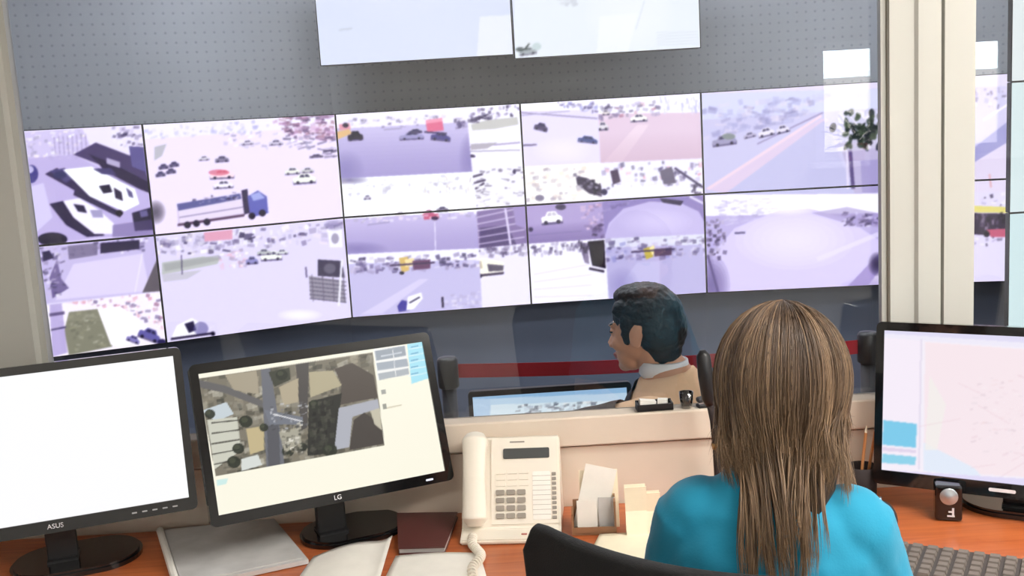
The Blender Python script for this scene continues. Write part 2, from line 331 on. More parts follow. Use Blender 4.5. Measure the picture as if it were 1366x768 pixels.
# ------------------------------------------------------------------ pictures shown on the screens, with some reflections painted in
def paint_wall():
    c = Canvas(-80, 100, 1500, 500, 2, (226, 220, 240)); P, Q = c.poly, c.set_clip
    DK, NV, LV, PK = (70, 64, 88), (62, 58, 92), (190, 180, 216), (216, 176, 192)
    BZ = [(60, 56, 76), (120, 112, 140), (168, 160, 186), (240, 236, 246), (206, 198, 220), (90, 84, 110)]
    PALE = [(255, 255, 255), (214, 208, 226), (190, 184, 206), (236, 226, 240), (170, 166, 190), (246, 240, 236)]
    # far left, upper: street with parked cars seen from above
    Q([(-80, 184), (190, 166), (207, 314), (-80, 340)]); P([(-80, 180), (200, 160), (210, 320), (-80, 345)], (214, 206, 234))
    P([(-80, 180), (110, 172), (125, 205), (215, 248), (205, 160)], (236, 230, 246)); c.busy([(28, 178), (110, 172), (125, 212), (36, 212)], PALE, 70)
    for k in range(8): c.line((72 + k * 6, 182 - k * .5), (74 + k * 6, 205 + k), 1.2, (150, 140, 176), .6)
    P([(128, 190), (190, 214), (202, 252), (150, 226), (98, 206)], (92, 82, 112)); P([(118, 205), (150, 218), (204, 246), (206, 260), (150, 238)], (60, 50, 76))
    c.busy([(150, 168), (188, 168), (194, 210), (150, 190)], BZ, 40, 2, 9, 2, 7); P([(172, 195), (192, 196), (196, 230), (176, 222)], (112, 108, 150))
    P([(142, 210), (160, 216), (160, 224), (142, 218)], (190, 184, 206)); P([(30, 212), (98, 206), (205, 262), (207, 314), (130, 316), (40, 330)], (196, 186, 222), .8)
    P([(60, 232), (76, 224), (132, 258), (118, 264)], (70, 60, 88)); P([(66, 228), (86, 224), (100, 236), (88, 244)], (96, 92, 128)); c.ell(80, 233, 9, 5, (60, 64, 104))
    P([(84, 226), (122, 222), (180, 252), (186, 272), (166, 282), (120, 262)], (250, 250, 252)); P([(112, 232), (128, 228), (150, 244), (134, 250)], (255, 255, 255))
    P([(132, 248), (146, 246), (150, 256), (138, 258)], (50, 44, 62)); P([(152, 250), (162, 256), (164, 268), (154, 264)], (60, 52, 72)); P([(168, 250), (176, 256), (178, 264), (172, 262)], (110, 106, 140))
    P([(100, 252), (164, 284), (160, 290), (98, 260)], (66, 58, 84)); c.ell(159, 284, 5, 4, (30, 26, 36)); P([(124, 225), (148, 224), (156, 234), (136, 232)], (90, 86, 120))
    P([(66, 272), (84, 268), (104, 288), (140, 314), (116, 316), (88, 300)], (58, 50, 76)); P([(84, 268), (106, 264), (132, 280), (152, 298), (150, 312), (126, 312), (98, 290)], (244, 240, 250))
    P([(98, 272), (112, 274), (116, 284), (104, 282)], (56, 50, 74)); P([(120, 280), (136, 280), (138, 290), (124, 290)], (176, 172, 200))
    P([(176, 284), (204, 276), (210, 306), (180, 308)], (50, 44, 66)); P([(186, 282), (196, 280), (198, 288), (188, 290)], (120, 116, 150)); P([(150, 300), (207, 292), (208, 316), (150, 316)], (120, 110, 146), .5)
    c.ell(70, 319, 20, 9, (44, 40, 60)); c.ell(42, 232, 9, 12, (88, 86, 140)); c.ell(40, 226, 5, 5, (200, 196, 226)); P([(34, 250), (58, 244), (70, 290), (48, 310)], (222, 216, 244), .8)
    # far left, lower: two small views
    Q([(-80, 344), (207, 314), (218, 388), (-80, 420)]); P([(-80, 340), (212, 310), (218, 390), (-80, 424)], (206, 198, 228)); c.busy([(52, 330), (212, 315), (214, 332), (54, 348)], BZ, 80)
    P([(98, 352), (190, 338), (200, 388), (74, 400)], (224, 216, 240)); P([(134, 324), (186, 320), (186, 332), (134, 338)], (60, 54, 76)); P([(90, 328), (130, 324), (130, 340), (92, 346)], (130, 124, 140), .8)
    P([(56, 336), (66, 334), (72, 344), (58, 348)], (60, 54, 80)); P([(76, 346), (82, 372), (92, 384), (70, 398), (66, 370)], (132, 122, 156)); c.busy([(56, 350), (84, 345), (88, 392), (62, 398)], BZ, 30)
    P([(212, 340), (217, 388), (190, 390)], (112, 108, 104)); c.line((190, 338), (180, 390), 2, (236, 230, 246), .8)
    Q([(-80, 424), (218, 388), (226, 460), (-80, 500)]); P([(-80, 420), (218, 386), (228, 462), (-80, 500)], (244, 238, 246)); c.busy([(88, 402), (216, 390), (220, 440), (160, 412)], [(220, 168, 178), (170, 130, 150), (250, 246, 250), (120, 110, 140), (232, 200, 206)], 90)
    P([(92, 416), (130, 412), (150, 462), (92, 474), (86, 440)], (150, 152, 122)); c.busy([(92, 420), (130, 414), (146, 460), (94, 470)], [(176, 176, 140), (120, 124, 96), (200, 200, 176)], 50, al=.5)
    P([(130, 412), (160, 408), (212, 446), (160, 462), (148, 460)], (252, 248, 252)); P([(66, 404), (82, 402), (90, 470), (70, 476)], (196, 186, 220)); c.line((68, 440), (88, 436), 2, (90, 84, 110)); c.line((66, 420), (86, 417), 4, (110, 100, 130))
    c.car(200, 446, 30, 14, (120, 118, 170), 20); c.ell(216, 456, 6, 4, NV); c.car(178, 452, 18, 8, (150, 146, 190), 20)
    # second column, upper: open crossing with a tipper truck
    Q([(190, 166), (445, 149), (457, 292), (207, 314)]); P([(185, 160), (450, 140), (460, 300), (205, 318)], (238, 228, 246)); P([(190, 166), (445, 149), (446, 168), (192, 186)], (240, 236, 248))
    c.busy([(192, 172), (360, 160), (362, 176), (194, 186)], [(206, 204, 232), (190, 190, 222), (226, 222, 240)], 60); c.busy([(358, 156), (445, 150), (448, 186), (396, 186)], [(196, 160, 190), (130, 100, 126), (232, 210, 226), (176, 140, 150), (92, 74, 96)], 150, 1.5, 5, 3, 12, ang=84)
    c.busy([(366, 178), (448, 180), (450, 214), (400, 196)], BZ, 40, 6, 18, 1, 3); c.busy([(300, 176), (400, 178), (420, 200), (300, 196)], PALE, 50)
    P([(206, 196), (222, 192), (216, 208), (206, 214)], (196, 196, 200))
    for x, y in ((214, 232), (228, 228), (218, 222), (232, 219)): c.car(x, y, 13, 6, (110, 104, 130), -8)
    c.car(296, 212, 18, 7, (150, 146, 160)); c.car(272, 211, 14, 5, (226, 222, 228)); c.car(296, 232, 32, 11, (250, 226, 232), -3, (200, 90, 104)); c.ell(292, 230, 14, 4, (216, 120, 132), .7); c.car(298, 246, 26, 9, (244, 238, 248))
    c.car(390, 228, 20, 8, (238, 238, 230)); c.car(406, 238, 30, 12, (246, 248, 236)); c.car(410, 227, 16, 6, (210, 210, 206)); c.car(368, 190, 18, 6, (214, 208, 222)); c.car(330, 190, 16, 5, (224, 218, 230)); c.car(422, 208, 18, 4, (120, 112, 128))
    P([(236, 272), (322, 258), (326, 288), (238, 302)], (216, 204, 226)); P([(236, 272), (320, 258), (322, 265), (238, 281)], (112, 116, 156)); P([(238, 281), (322, 265), (325, 284), (240, 298)], (232, 222, 238)); c.line((237, 300), (326, 287), 3, (96, 72, 88)); c.line((239, 290), (325, 276), 1.2, (150, 140, 170))
    c.busy([(256, 262), (322, 256), (322, 266), (258, 274)], BZ, 26, 2, 6, 1, 3); P([(322, 254), (330, 252), (333, 284), (326, 286)], (70, 62, 84)); P([(330, 262), (344, 254), (356, 262), (358, 284), (334, 290)], (116, 122, 184)); P([(334, 260), (346, 256), (354, 264), (338, 268)], (176, 184, 226))
    for x, y in ((250, 300), (262, 298), (276, 296), (336, 288), (350, 284)): c.ell(x, y, 4.5, 4.5, (46, 40, 56))
    c.soft(208, 283, 13, 16, (84, 82, 84), .9)
    # second column, lower: wide junction with kiosk
    Q([(207, 314), (457, 292), (470, 424), (222, 458)]); P([(200, 312), (460, 286), (474, 428), (220, 462)], (226, 220, 242)); c.busy([(208, 318), (456, 296), (458, 322), (210, 342)], BZ + PALE, 170, 3, 12, 2, 8)
    P([(272, 310), (310, 306), (310, 319), (273, 322)], (226, 176, 190)); P([(436, 306), (456, 305), (457, 330), (440, 330)], (240, 238, 246)); c.ell(447, 318, 5, 7, (176, 172, 186)); c.soft(446, 300, 14, 8, (150, 144, 176), .8)
    P([(216, 350), (270, 342), (294, 344), (290, 352), (240, 362), (216, 366)], (196, 200, 192)); P([(218, 352), (292, 340), (296, 346), (220, 362)], (168, 172, 164), .6); P([(216, 366), (270, 360), (250, 372), (218, 376)], (206, 204, 212)); c.line((242, 340), (243, 366), 1, DK)
    c.busy([(290, 336), (330, 332), (330, 356), (296, 358)], [(232, 200, 214), (180, 170, 190), (250, 246, 250)], 40)
    c.car(336, 347, 16, 9, (160, 160, 200)); c.car(362, 341, 28, 11, (246, 248, 240)); c.car(352, 336, 18, 7, (196, 200, 196)); c.car(376, 336, 16, 6, (224, 226, 224))
    P([(424, 346), (456, 348), (460, 370), (424, 368)], (84, 82, 92)); c.ell(440, 358, 8, 7, (120, 118, 124)); P([(412, 368), (458, 374), (462, 404), (414, 398)], (166, 164, 168))
    for k in range(6): c.line((413, 371 + k * 5.4), (462, 376 + k * 5.4), 1.2, (96, 92, 100), .8)
    for k in range(4): c.line((416 + k * 14, 366), (418 + k * 14, 402), 1.2, (120, 116, 124), .8)
    c.line((456, 346), (452, 408), 3, (238, 236, 244)); c.line((408, 356), (409, 370), 2, (120, 114, 136)); c.soft(400, 420, 30, 8, (250, 248, 250), .8)
    P([(228, 452), (236, 434), (256, 424), (266, 430), (262, 446), (246, 452)], (250, 248, 252)); P([(246, 432), (258, 428), (262, 440), (252, 444)], (60, 56, 78)); c.ell(268, 438, 10, 9, (120, 118, 160), .6); c.line((228, 452), (286, 444), 3, (60, 54, 70)); c.ell(284, 445, 3, 3, (36, 32, 46))
    # third column, upper
    Q([(445, 149), (693, 137), (702, 273), (457, 292)]); P([(440, 140), (700, 130), (706, 280), (452, 298)], (250, 248, 252))
    Q([(445, 149), (622, 141), (630, 229), (454, 238)]); P([(440, 140), (630, 135), (632, 232), (450, 242)], (206, 200, 228)); P([(445, 149), (622, 141), (624, 163), (447, 172)], (240, 236, 248)); c.busy([(447, 160), (622, 152), (623, 166), (448, 173)], BZ, 70, 2, 7, 1, 4, .4)
    c.grad([(448, 180), (624, 172), (630, 229), (454, 238)], (150, 142, 186), .7); c.soft(462, 226, 24, 26, (150, 146, 184), .6); c.soft(628, 210, 16, 34, (150, 144, 184), .8)
    P([(448, 176), (466, 172), (470, 178), (450, 186)], (226, 196, 140)); P([(452, 166), (466, 164), (468, 172), (453, 174)], (226, 170, 176)); c.ell(461, 167, 4, 3, (60, 50, 60)); c.car(474, 181, 20, 11, (44, 40, 54), -4, (30, 30, 40))
    c.car(549, 181, 32, 9, (170, 168, 200), -3); c.car(554, 175, 18, 5, (90, 88, 110)); c.line((512, 173), (536, 171), 2, (180, 174, 200)); P([(568, 163), (590, 160), (592, 174), (570, 176)], (224, 130, 150)); P([(568, 160), (590, 157), (590, 162), (568, 165)], (236, 170, 184)); c.car(588, 182, 26, 10, (92, 90, 140), 6); c.line((566, 176), (596, 178), 2, (80, 70, 100))
    c.busy([(606, 158), (622, 158), (624, 172), (608, 172)], BZ, 16)
    Q([(622, 141), (693, 137), (697, 206), (628, 210)]); P([(618, 138), (700, 130), (700, 210), (620, 214)], (244, 242, 250)); c.busy([(622, 144), (693, 140), (694, 156), (624, 164)], BZ, 50, 2, 6, 2, 5); P([(628, 166), (650, 160), (690, 156), (692, 166), (660, 172), (630, 174)], (206, 206, 198)); c.busy([(622, 160), (652, 152), (654, 158), (624, 168)], [(60, 56, 72), (96, 92, 108)], 20, 3, 9, 2, 5)
    c.line((626, 196), (694, 190), 2, (180, 172, 196)); c.line((626, 202), (694, 200), 1.5, (150, 146, 160), .7); P([(628, 192), (664, 190), (650, 198), (628, 200)], (190, 186, 190)); c.ell(629, 209, 5, 3, (70, 64, 86))
    Q([(454, 238), (630, 229), (636, 282), (457, 292)]); P([(450, 236), (636, 226), (640, 284), (450, 296)], (248, 248, 250)); c.busy([(456, 240), (630, 232), (632, 252), (457, 262)], [(226, 224, 230), (206, 204, 214), (244, 240, 226), (236, 236, 240)], 90); c.soft(466, 240, 26, 6, (120, 116, 150), .7); c.busy([(560, 238), (630, 234), (632, 256), (562, 260)], [(196, 192, 204), (226, 220, 214)], 50, 1, 3, 2, 7); c.car(490, 263, 10, 5, (210, 206, 216)); c.car(590, 279, 16, 6, (140, 136, 146)); c.car(572, 284, 14, 7, (196, 120, 140)); c.car(534, 286, 14, 6, (226, 220, 216))
    Q([(628, 210), (697, 206), (702, 273), (636, 282)]); P([(624, 206), (702, 202), (704, 276), (630, 284)], (240, 238, 244))
    for a, b in (((632, 244), (648, 240)), ((634, 252), (646, 244)), ((630, 236), (644, 232))): c.line(a, b, 2.5, (84, 78, 92))
    c.busy([(630, 228), (698, 222), (702, 270), (636, 280)], [(110, 104, 116), (226, 222, 228), (150, 146, 156), (250, 250, 250)], 70, 3, 10, 1, 3); c.soft(660, 240, 14, 7, (255, 255, 255), .8); c.ell(686, 229, 2, 3, DK)
    # third column, lower
    Q([(457, 292), (636, 282), (639, 331), (462, 339)]); P([(450, 288), (640, 276), (642, 334), (456, 344)], (204, 196, 226)); c.grad([(458, 300), (636, 290), (639, 331), (462, 339)], (164, 156, 196), .8); c.soft(478, 332, 40, 10, (140, 134, 176), .6); P([(562, 284), (584, 281), (586, 291), (566, 293)], (204, 110, 132)); c.ell(580, 291, 5, 2.5, (90, 70, 90)); c.line((580, 296), (581, 334), 1.2, (236, 232, 246)); c.busy([(458, 293), (636, 283), (637, 289), (458, 299)], PALE, 40); c.line((490, 300), (520, 296), 2, (176, 170, 200))
    Q([(462, 339), (639, 331), (643, 411), (470, 424)]); P([(458, 334), (644, 328), (648, 414), (466, 428)], (204, 200, 228)); P([(462, 339), (639, 331), (640, 346), (464, 352)], (242, 240, 250)); c.busy([(463, 346), (640, 338), (641, 356), (466, 366)], BZ, 130, 3, 11, 2, 6); P([(532, 344), (544, 342), (546, 360), (536, 364)], (220, 196, 120)); P([(540, 346), (552, 344), (552, 354), (541, 356)], (244, 226, 170)); P([(550, 348), (574, 346), (574, 358), (552, 360)], (124, 92, 112)); c.line((520, 354), (580, 350), 2, (84, 72, 90)); c.ell(536, 364, 3, 2, (40, 36, 46))
    P([(480, 420), (560, 372), (572, 372), (510, 418)], (224, 218, 240), .7); P([(530, 408), (536, 400), (546, 402), (546, 414), (532, 416)], (92, 90, 160)); P([(544, 396), (562, 390), (564, 398), (552, 412), (542, 414)], (248, 246, 252)); c.line((546, 404), (560, 396), 2, (84, 84, 96)); c.line((590, 396), (591, 410), 2.5, (44, 40, 54)); c.busy([(594, 394), (642, 388), (644, 408), (596, 414)], [(224, 220, 236), (190, 184, 210)], 40)
    Q([(636, 282), (702, 273), (705, 324), (639, 331)]); P([(630, 278), (706, 270), (708, 328), (634, 336)], (150, 136, 170)); P([(640, 304), (676, 300), (690, 328), (640, 332)], (104, 92, 124))
    for k in range(5): c.line((636, 290 + k * 9), (700, 276 + k * 10), 1.6, (226, 218, 236), .8)
    c.line((674, 278), (681, 326), 3, (224, 216, 236)); P([(684, 276), (702, 274), (704, 306), (688, 300)], (176, 164, 200))
    Q([(639, 331), (705, 324), (711, 405), (643, 411)]); P([(634, 328), (708, 320), (714, 410), (640, 416)], (236, 232, 246)); c.busy([(638, 332), (706, 325), (707, 338), (640, 344)], [(150, 142, 166), (96, 88, 110), (206, 200, 216)], 50, 3, 9, 2, 6); P([(630, 348), (644, 344), (672, 350), (672, 362), (646, 370), (632, 366)], (248, 246, 232)); P([(650, 352), (672, 354), (671, 361), (652, 362)], (110, 106, 112)); P([(632, 350), (642, 348), (644, 358), (634, 358)], (206, 196, 170)); c.line((634, 368), (672, 364), 3, (80, 72, 84)); c.ell(640, 368, 3, 3, (36, 32, 44)); c.line((628, 356), (632, 356), 5, (80, 80, 96))
    # fourth column, upper
    Q([(693, 137), (797, 132), (801, 217), (699, 222)]); P([(690, 130), (800, 126), (804, 220), (694, 226)], (230, 224, 244)); P([(693, 137), (797, 132), (798, 146), (694, 148)], (248, 246, 252)); c.busy([(740, 136), (797, 133), (798, 150), (760, 146)], [(170, 172, 212), (210, 208, 232), (120, 116, 150)], 40); c.line((694, 150), (797, 158), 2, (160, 152, 180), .8); c.line((694, 154), (760, 148), 1.5, (190, 184, 206)); c.car(722, 169, 18, 9, (96, 90, 112), 14); c.car(784, 186, 26, 8, (96, 110, 146), 6); c.line((694, 194), (716, 193), 2, (120, 112, 136)); c.soft(750, 200, 40, 18, (242, 236, 250), .6)
    Q([(797, 132), (933, 125), (937, 211), (801, 217)]); P([(794, 128), (940, 120), (940, 214), (798, 222)], (226, 208, 220)); P([(797, 132), (933, 125), (934, 150), (798, 152)], (244, 242, 248)); c.busy([(797, 142), (880, 134), (882, 152), (798, 160)], BZ + [(180, 120, 130)], 60, 3, 8, 2, 6, .55); c.busy([(880, 132), (934, 128), (935, 150), (882, 150)], [(196, 196, 224), (226, 224, 240)], 40, 1, 3, 4, 10); c.car(852, 157, 22, 9, (246, 244, 240)); c.car(804, 168, 14, 10, (226, 222, 226)); c.car(808, 150, 10, 6, (226, 220, 216)); P([(850, 166), (866, 166), (830, 216), (806, 216)], (240, 224, 232), .6); c.grad([(800, 180), (936, 176), (937, 211), (801, 217)], (204, 180, 190), .6)
    Q([(699, 222), (801, 217), (803, 267), (702, 273)]); P([(696, 218), (804, 212), (806, 270), (698, 278)], (246, 244, 240)); c.busy([(700, 226), (780, 222), (782, 264), (702, 270)], [(232, 216, 206), (206, 196, 196), (255, 255, 255), (176, 168, 176), (244, 232, 216)], 90, 3, 9, 2, 6, .6); P([(768, 234), (784, 238), (802, 248), (803, 262), (786, 258), (770, 246)], (82, 76, 86)); c.busy([(766, 232), (800, 244), (803, 264), (770, 250)], [(40, 36, 46), (200, 196, 204), (110, 104, 116)], 30, 2, 5, 2, 5); c.ell(720, 264, 6, 4, (150, 146, 156))
    Q([(801, 217), (937, 211), (940, 260), (803, 267)]); P([(798, 212), (940, 206), (942, 264), (800, 272)], (238, 236, 246)); c.busy([(802, 220), (936, 214), (938, 244), (803, 252)], BZ + [(214, 140, 150), (255, 255, 255), (244, 240, 240)], 120, 2, 7, 2, 8, .6); P([(814, 228), (824, 226), (828, 242), (818, 246)], (96, 84, 96)); P([(880, 228), (896, 222), (902, 244), (884, 246)], (126, 122, 130)); c.line((900, 224), (938, 250), 3, (100, 94, 112)); P([(840, 244), (884, 240), (890, 262), (820, 264)], (246, 244, 252), .8); c.ell(806, 256, 4, 4, DK); c.busy([(922, 244), (939, 244), (940, 262), (924, 262)], [(40, 36, 46), (90, 80, 96)], 16)
    # fourth column, lower
    Q([(702, 273), (803, 267), (807, 318), (705, 325)]); P([(698, 268), (806, 262), (810, 322), (700, 330)], (186, 174, 208)); c.grad([(704, 300), (804, 294), (807, 318), (705, 325)], (130, 118, 158), .9); c.car(736, 290, 28, 15, (252, 250, 250), -6, (200, 196, 206)); c.ell(748, 276, 7, 4, (84, 78, 96)); c.busy([(776, 276), (804, 270), (806, 306), (780, 306)], [(226, 206, 220), (150, 136, 166), (206, 176, 196)], 40); c.busy([(790, 300), (806, 298), (806, 316), (792, 317)], [(70, 60, 84), (110, 96, 124)], 16); c.line((704, 314), (776, 308), 1.5, (150, 140, 176)); c.ell(708, 306, 3, 3, DK)
    Q([(803, 267), (940, 260), (942, 312), (807, 318)]); P([(800, 262), (944, 256), (946, 316), (802, 322)], (158, 148, 190)); P([(806, 318), (812, 298), (832, 278), (866, 269), (906, 270), (932, 282), (942, 300), (942, 312)], (204, 196, 228)); c.soft(874, 296, 50, 18, (222, 214, 242), .7); P([(880, 264), (912, 268), (908, 274), (884, 270)], (76, 70, 86)); c.line((920, 262), (940, 272), 3, (226, 220, 236)); c.busy([(803, 267), (860, 264), (830, 274), (806, 282)], [(130, 122, 160), (176, 168, 200)], 20); c.line((940, 266), (942, 312), 3, (70, 62, 80))
    Q([(705, 325), (807, 318), (812, 399), (711, 405)]); P([(700, 320), (810, 314), (816, 402), (706, 410)], (242, 240, 248)); c.busy([(706, 328), (775, 322), (776, 334), (707, 342)], [(130, 124, 146), (190, 184, 204), (90, 84, 104)], 60, 2, 6, 2, 6); P([(772, 324), (784, 324), (786, 352), (780, 350)], (150, 142, 160)); P([(784, 322), (806, 320), (808, 358), (790, 354)], (34, 30, 40)); c.line((786, 358), (806, 362), 3, (60, 54, 66)); c.busy([(772, 322), (786, 322), (788, 344), (776, 340)], [(40, 36, 48), (120, 112, 130)], 20, 1, 3, 4, 10)
    for k in range(4): c.line((712, 366 + k * 10), (790, 352 + k * 14), 2, (228, 222, 240), .6)
    Q([(807, 318), (942, 312), (943, 391), (812, 399)]); P([(804, 314), (946, 308), (948, 396), (808, 404)], (196, 192, 222)); P([(807, 318), (942, 312), (942, 326), (808, 330)], (226, 226, 240)); c.busy([(807, 320), (942, 313), (943, 342), (809, 348)], BZ + [(150, 152, 200)], 110, 3, 10, 2, 6, .6); P([(858, 332), (866, 329), (872, 342), (862, 346)], (204, 190, 90)); P([(866, 330), (872, 327), (876, 338), (870, 340)], (244, 232, 170)); P([(872, 332), (896, 330), (896, 340), (873, 342)], (112, 96, 108)); c.line((842, 336), (900, 332), 2, (90, 84, 100)); P([(816, 396), (850, 350), (880, 348), (880, 390)], (206, 204, 232), .8); c.soft(830, 380, 22, 24, (160, 156, 196), .6)
    # fifth column: an empty avenue, then a dim dome of road
    Q([(933, 125), (1240, 116), (1240, 256), (940, 260)]); P([(930, 120), (1250, 110), (1250, 260), (936, 264)], (208, 206, 230)); P([(933, 125), (1180, 118), (1180, 144), (935, 160)], (216, 218, 240)); c.busy([(935, 140), (1110, 126), (1060, 160), (936, 186)], [(176, 178, 212), (206, 206, 230), (150, 150, 186), (228, 220, 232)], 160, 4, 18, 2, 8, .5); P([(940, 252), (1096, 158), (1106, 160), (968, 258)], (222, 208, 226)); c.line((944, 252), (1096, 154), 4, (234, 216, 228)); c.line((1010, 192), (1098, 150), 2, (150, 142, 176), .7); P([(968, 258), (1100, 160), (1140, 258)], (200, 200, 226), .9)
    c.car(966, 187, 32, 12, (170, 168, 190), -8); c.ell(972, 182, 9, 4, (150, 160, 150)); c.car(1022, 176, 22, 10, (232, 228, 240), -14); c.car(1044, 172, 18, 9, (226, 222, 236), -14); c.car(1000, 180, 16, 6, (190, 186, 206), -14); P([(1120, 190), (1180, 180), (1180, 256), (1140, 258)], (196, 190, 214)); c.line((1134, 200), (1138, 252), 5, (110, 100, 136)); c.line((1130, 200), (1131, 252), 3, (228, 222, 240)); P([(1148, 214), (1180, 212), (1180, 256), (1150, 258)], (176, 170, 204))
    Q([(940, 260), (1240, 256), (1240, 390), (943.5, 391)]); P([(936, 256), (1250, 252), (1250, 396), (938, 396)], (196, 188, 222)); P([(940, 260), (1180, 258), (1180, 284), (940, 288)], (244, 242, 250)); c.busy([(942, 268), (1040, 264), (1030, 290), (944, 304)], [(206, 200, 226), (176, 168, 200), (226, 222, 240)], 90, 1.5, 4, 4, 14, .5, 86); P([(950, 340), (980, 304), (1040, 280), (1080, 278), (1130, 292), (1172, 320), (1172, 390), (960, 391)], (218, 210, 240)); c.soft(1060, 320, 80, 40, (236, 230, 250), .8); c.soft(1050, 275, 40, 12, (255, 252, 255), .7)
    P([(1082, 284), (1130, 276), (1180, 286), (1180, 304), (1130, 298)], (170, 160, 196), .6); c.busy([(1118, 282), (1172, 286), (1176, 304), (1124, 300)], [(96, 88, 116), (70, 62, 88), (226, 222, 240), (140, 130, 160)], 60, 3, 9, 1, 4); c.busy([(942, 296), (964, 290), (970, 340), (944, 352)], [(70, 62, 84), (120, 110, 140), (50, 44, 60), (196, 188, 210)], 60, 2, 6, 2, 6)
    c.line((1090, 346), (1172, 312), 6, (232, 226, 246), .7); P([(1122, 391), (1180, 330), (1180, 391)], (176, 164, 206)); P([(1150, 391), (1180, 352), (1180, 391)], (216, 208, 230)); c.soft(1170, 352, 12, 16, (50, 46, 60), .9); c.soft(950, 380, 24, 40, (116, 106, 146), .8); c.line((944, 340), (958, 390), 3, (110, 100, 136)); c.line((980, 311), (994, 310), 2.5, (110, 104, 130)); c.soft(1160, 384, 40, 14, (170, 160, 200), .5)
    # sixth column, seen through the next pane
    Q([(1178, 118), (1500, 112), (1500, 255), (1178, 257)]); P([(1178, 110), (1500, 110), (1500, 260), (1178, 260)], (214, 210, 232)); c.busy([(1290, 118), (1400, 116), (1400, 140), (1290, 144)], PALE + BZ, 60, 2, 6, 2, 8, .5); P([(1290, 204), (1360, 150), (1360, 180), (1290, 222)], (170, 170, 206)); P([(1290, 222), (1360, 180), (1360, 260), (1290, 260)], (226, 218, 234)); c.line((1320, 232), (1322, 250), 2, (220, 180, 180)); c.line((1312, 160), (1356, 132), 3, (240, 236, 246))
    Q([(1178, 257), (1500, 255), (1500, 390), (1178, 391)]); P([(1178, 254), (1500, 252), (1500, 396), (1178, 396)], (226, 220, 240)); c.busy([(1290, 258), (1380, 258), (1380, 274), (1290, 274)], PALE + [(80, 76, 90)], 40); P([(1290, 274), (1400, 278), (1400, 285), (1290, 283)], (226, 218, 130)); P([(1290, 284), (1400, 286), (1400, 318), (1290, 312)], (70, 60, 72)); c.busy([(1300, 286), (1390, 288), (1390, 308), (1300, 306)], [(30, 28, 36), (170, 160, 170), (120, 110, 124)], 40, 2, 5, 3, 8); P([(1316, 306), (1356, 304), (1356, 316), (1322, 316)], (200, 110, 126)); c.ell(1316, 312, 4, 4, (40, 34, 44)); c.busy([(1300, 314), (1390, 318), (1390, 330), (1300, 326)], BZ, 24)
    Q([(933, 125), (1240, 116), (1240, 256), (940, 260)]); P([(1118, 150), (1180, 146), (1180, 196), (1122, 204)], (226, 224, 232), .5)  # pale patch and leaves below painted in for the plant mirrored in the glass
    for _ in range(70): c.ell(random.gauss(1152, 13), random.gauss(176, 12), random.uniform(2, 5), random.uniform(3, 7), random.choice([(62, 78, 54), (44, 58, 42), (92, 108, 76), (36, 44, 38)]), .85, random.uniform(-40, 40))
    Q(None); c.blur(5); c.a = c.a ** np.array([1.28, 1.34, 1.13], np.float32); return c
def paint_upper():
    c = Canvas(400, -330, 960, 100, 1, (222, 228, 250)); P, Q = c.poly, c.set_clip
    P([(682, -400), (980, -400), (980, 110), (687, 110)], (238, 243, 252)); c.soft(520, -40, 90, 70, (228, 232, 252), .6); c.soft(840, 20, 60, 50, (248, 250, 255), .8)
    c.line((452, 40), (470, 38), 2, (200, 206, 226)); P([(640, 22), (683, 20), (683, 74), (636, 76)], (243, 245, 254), .8); P([(800, 22), (850, 18), (838, 70), (796, 70)], (250, 252, 255), .7)  # two pale patches painted in as lamp reflections on the screens
    c.busy([(742, -8), (772, -10), (770, 6), (744, 10)], [(206, 210, 222), (224, 228, 238)], 20, 5, 14, 2, 5); c.car(704, 68, 22, 9, (170, 178, 186), -8, (70, 80, 84)); c.ell(716, 62, 6, 5, (206, 220, 224)); c.ell(694, 66, 6, 3, (90, 100, 104)); c.line((706, 58), (700, 66), 2, (60, 70, 70))
    for k in range(5): c.line((876, 44 + k * 4), (932, 42 + k * 4), 1, (216, 222, 236), .8)
    c.line((860, 0), (848, 40), 1.2, (222, 228, 240)); c.blur(1); return c
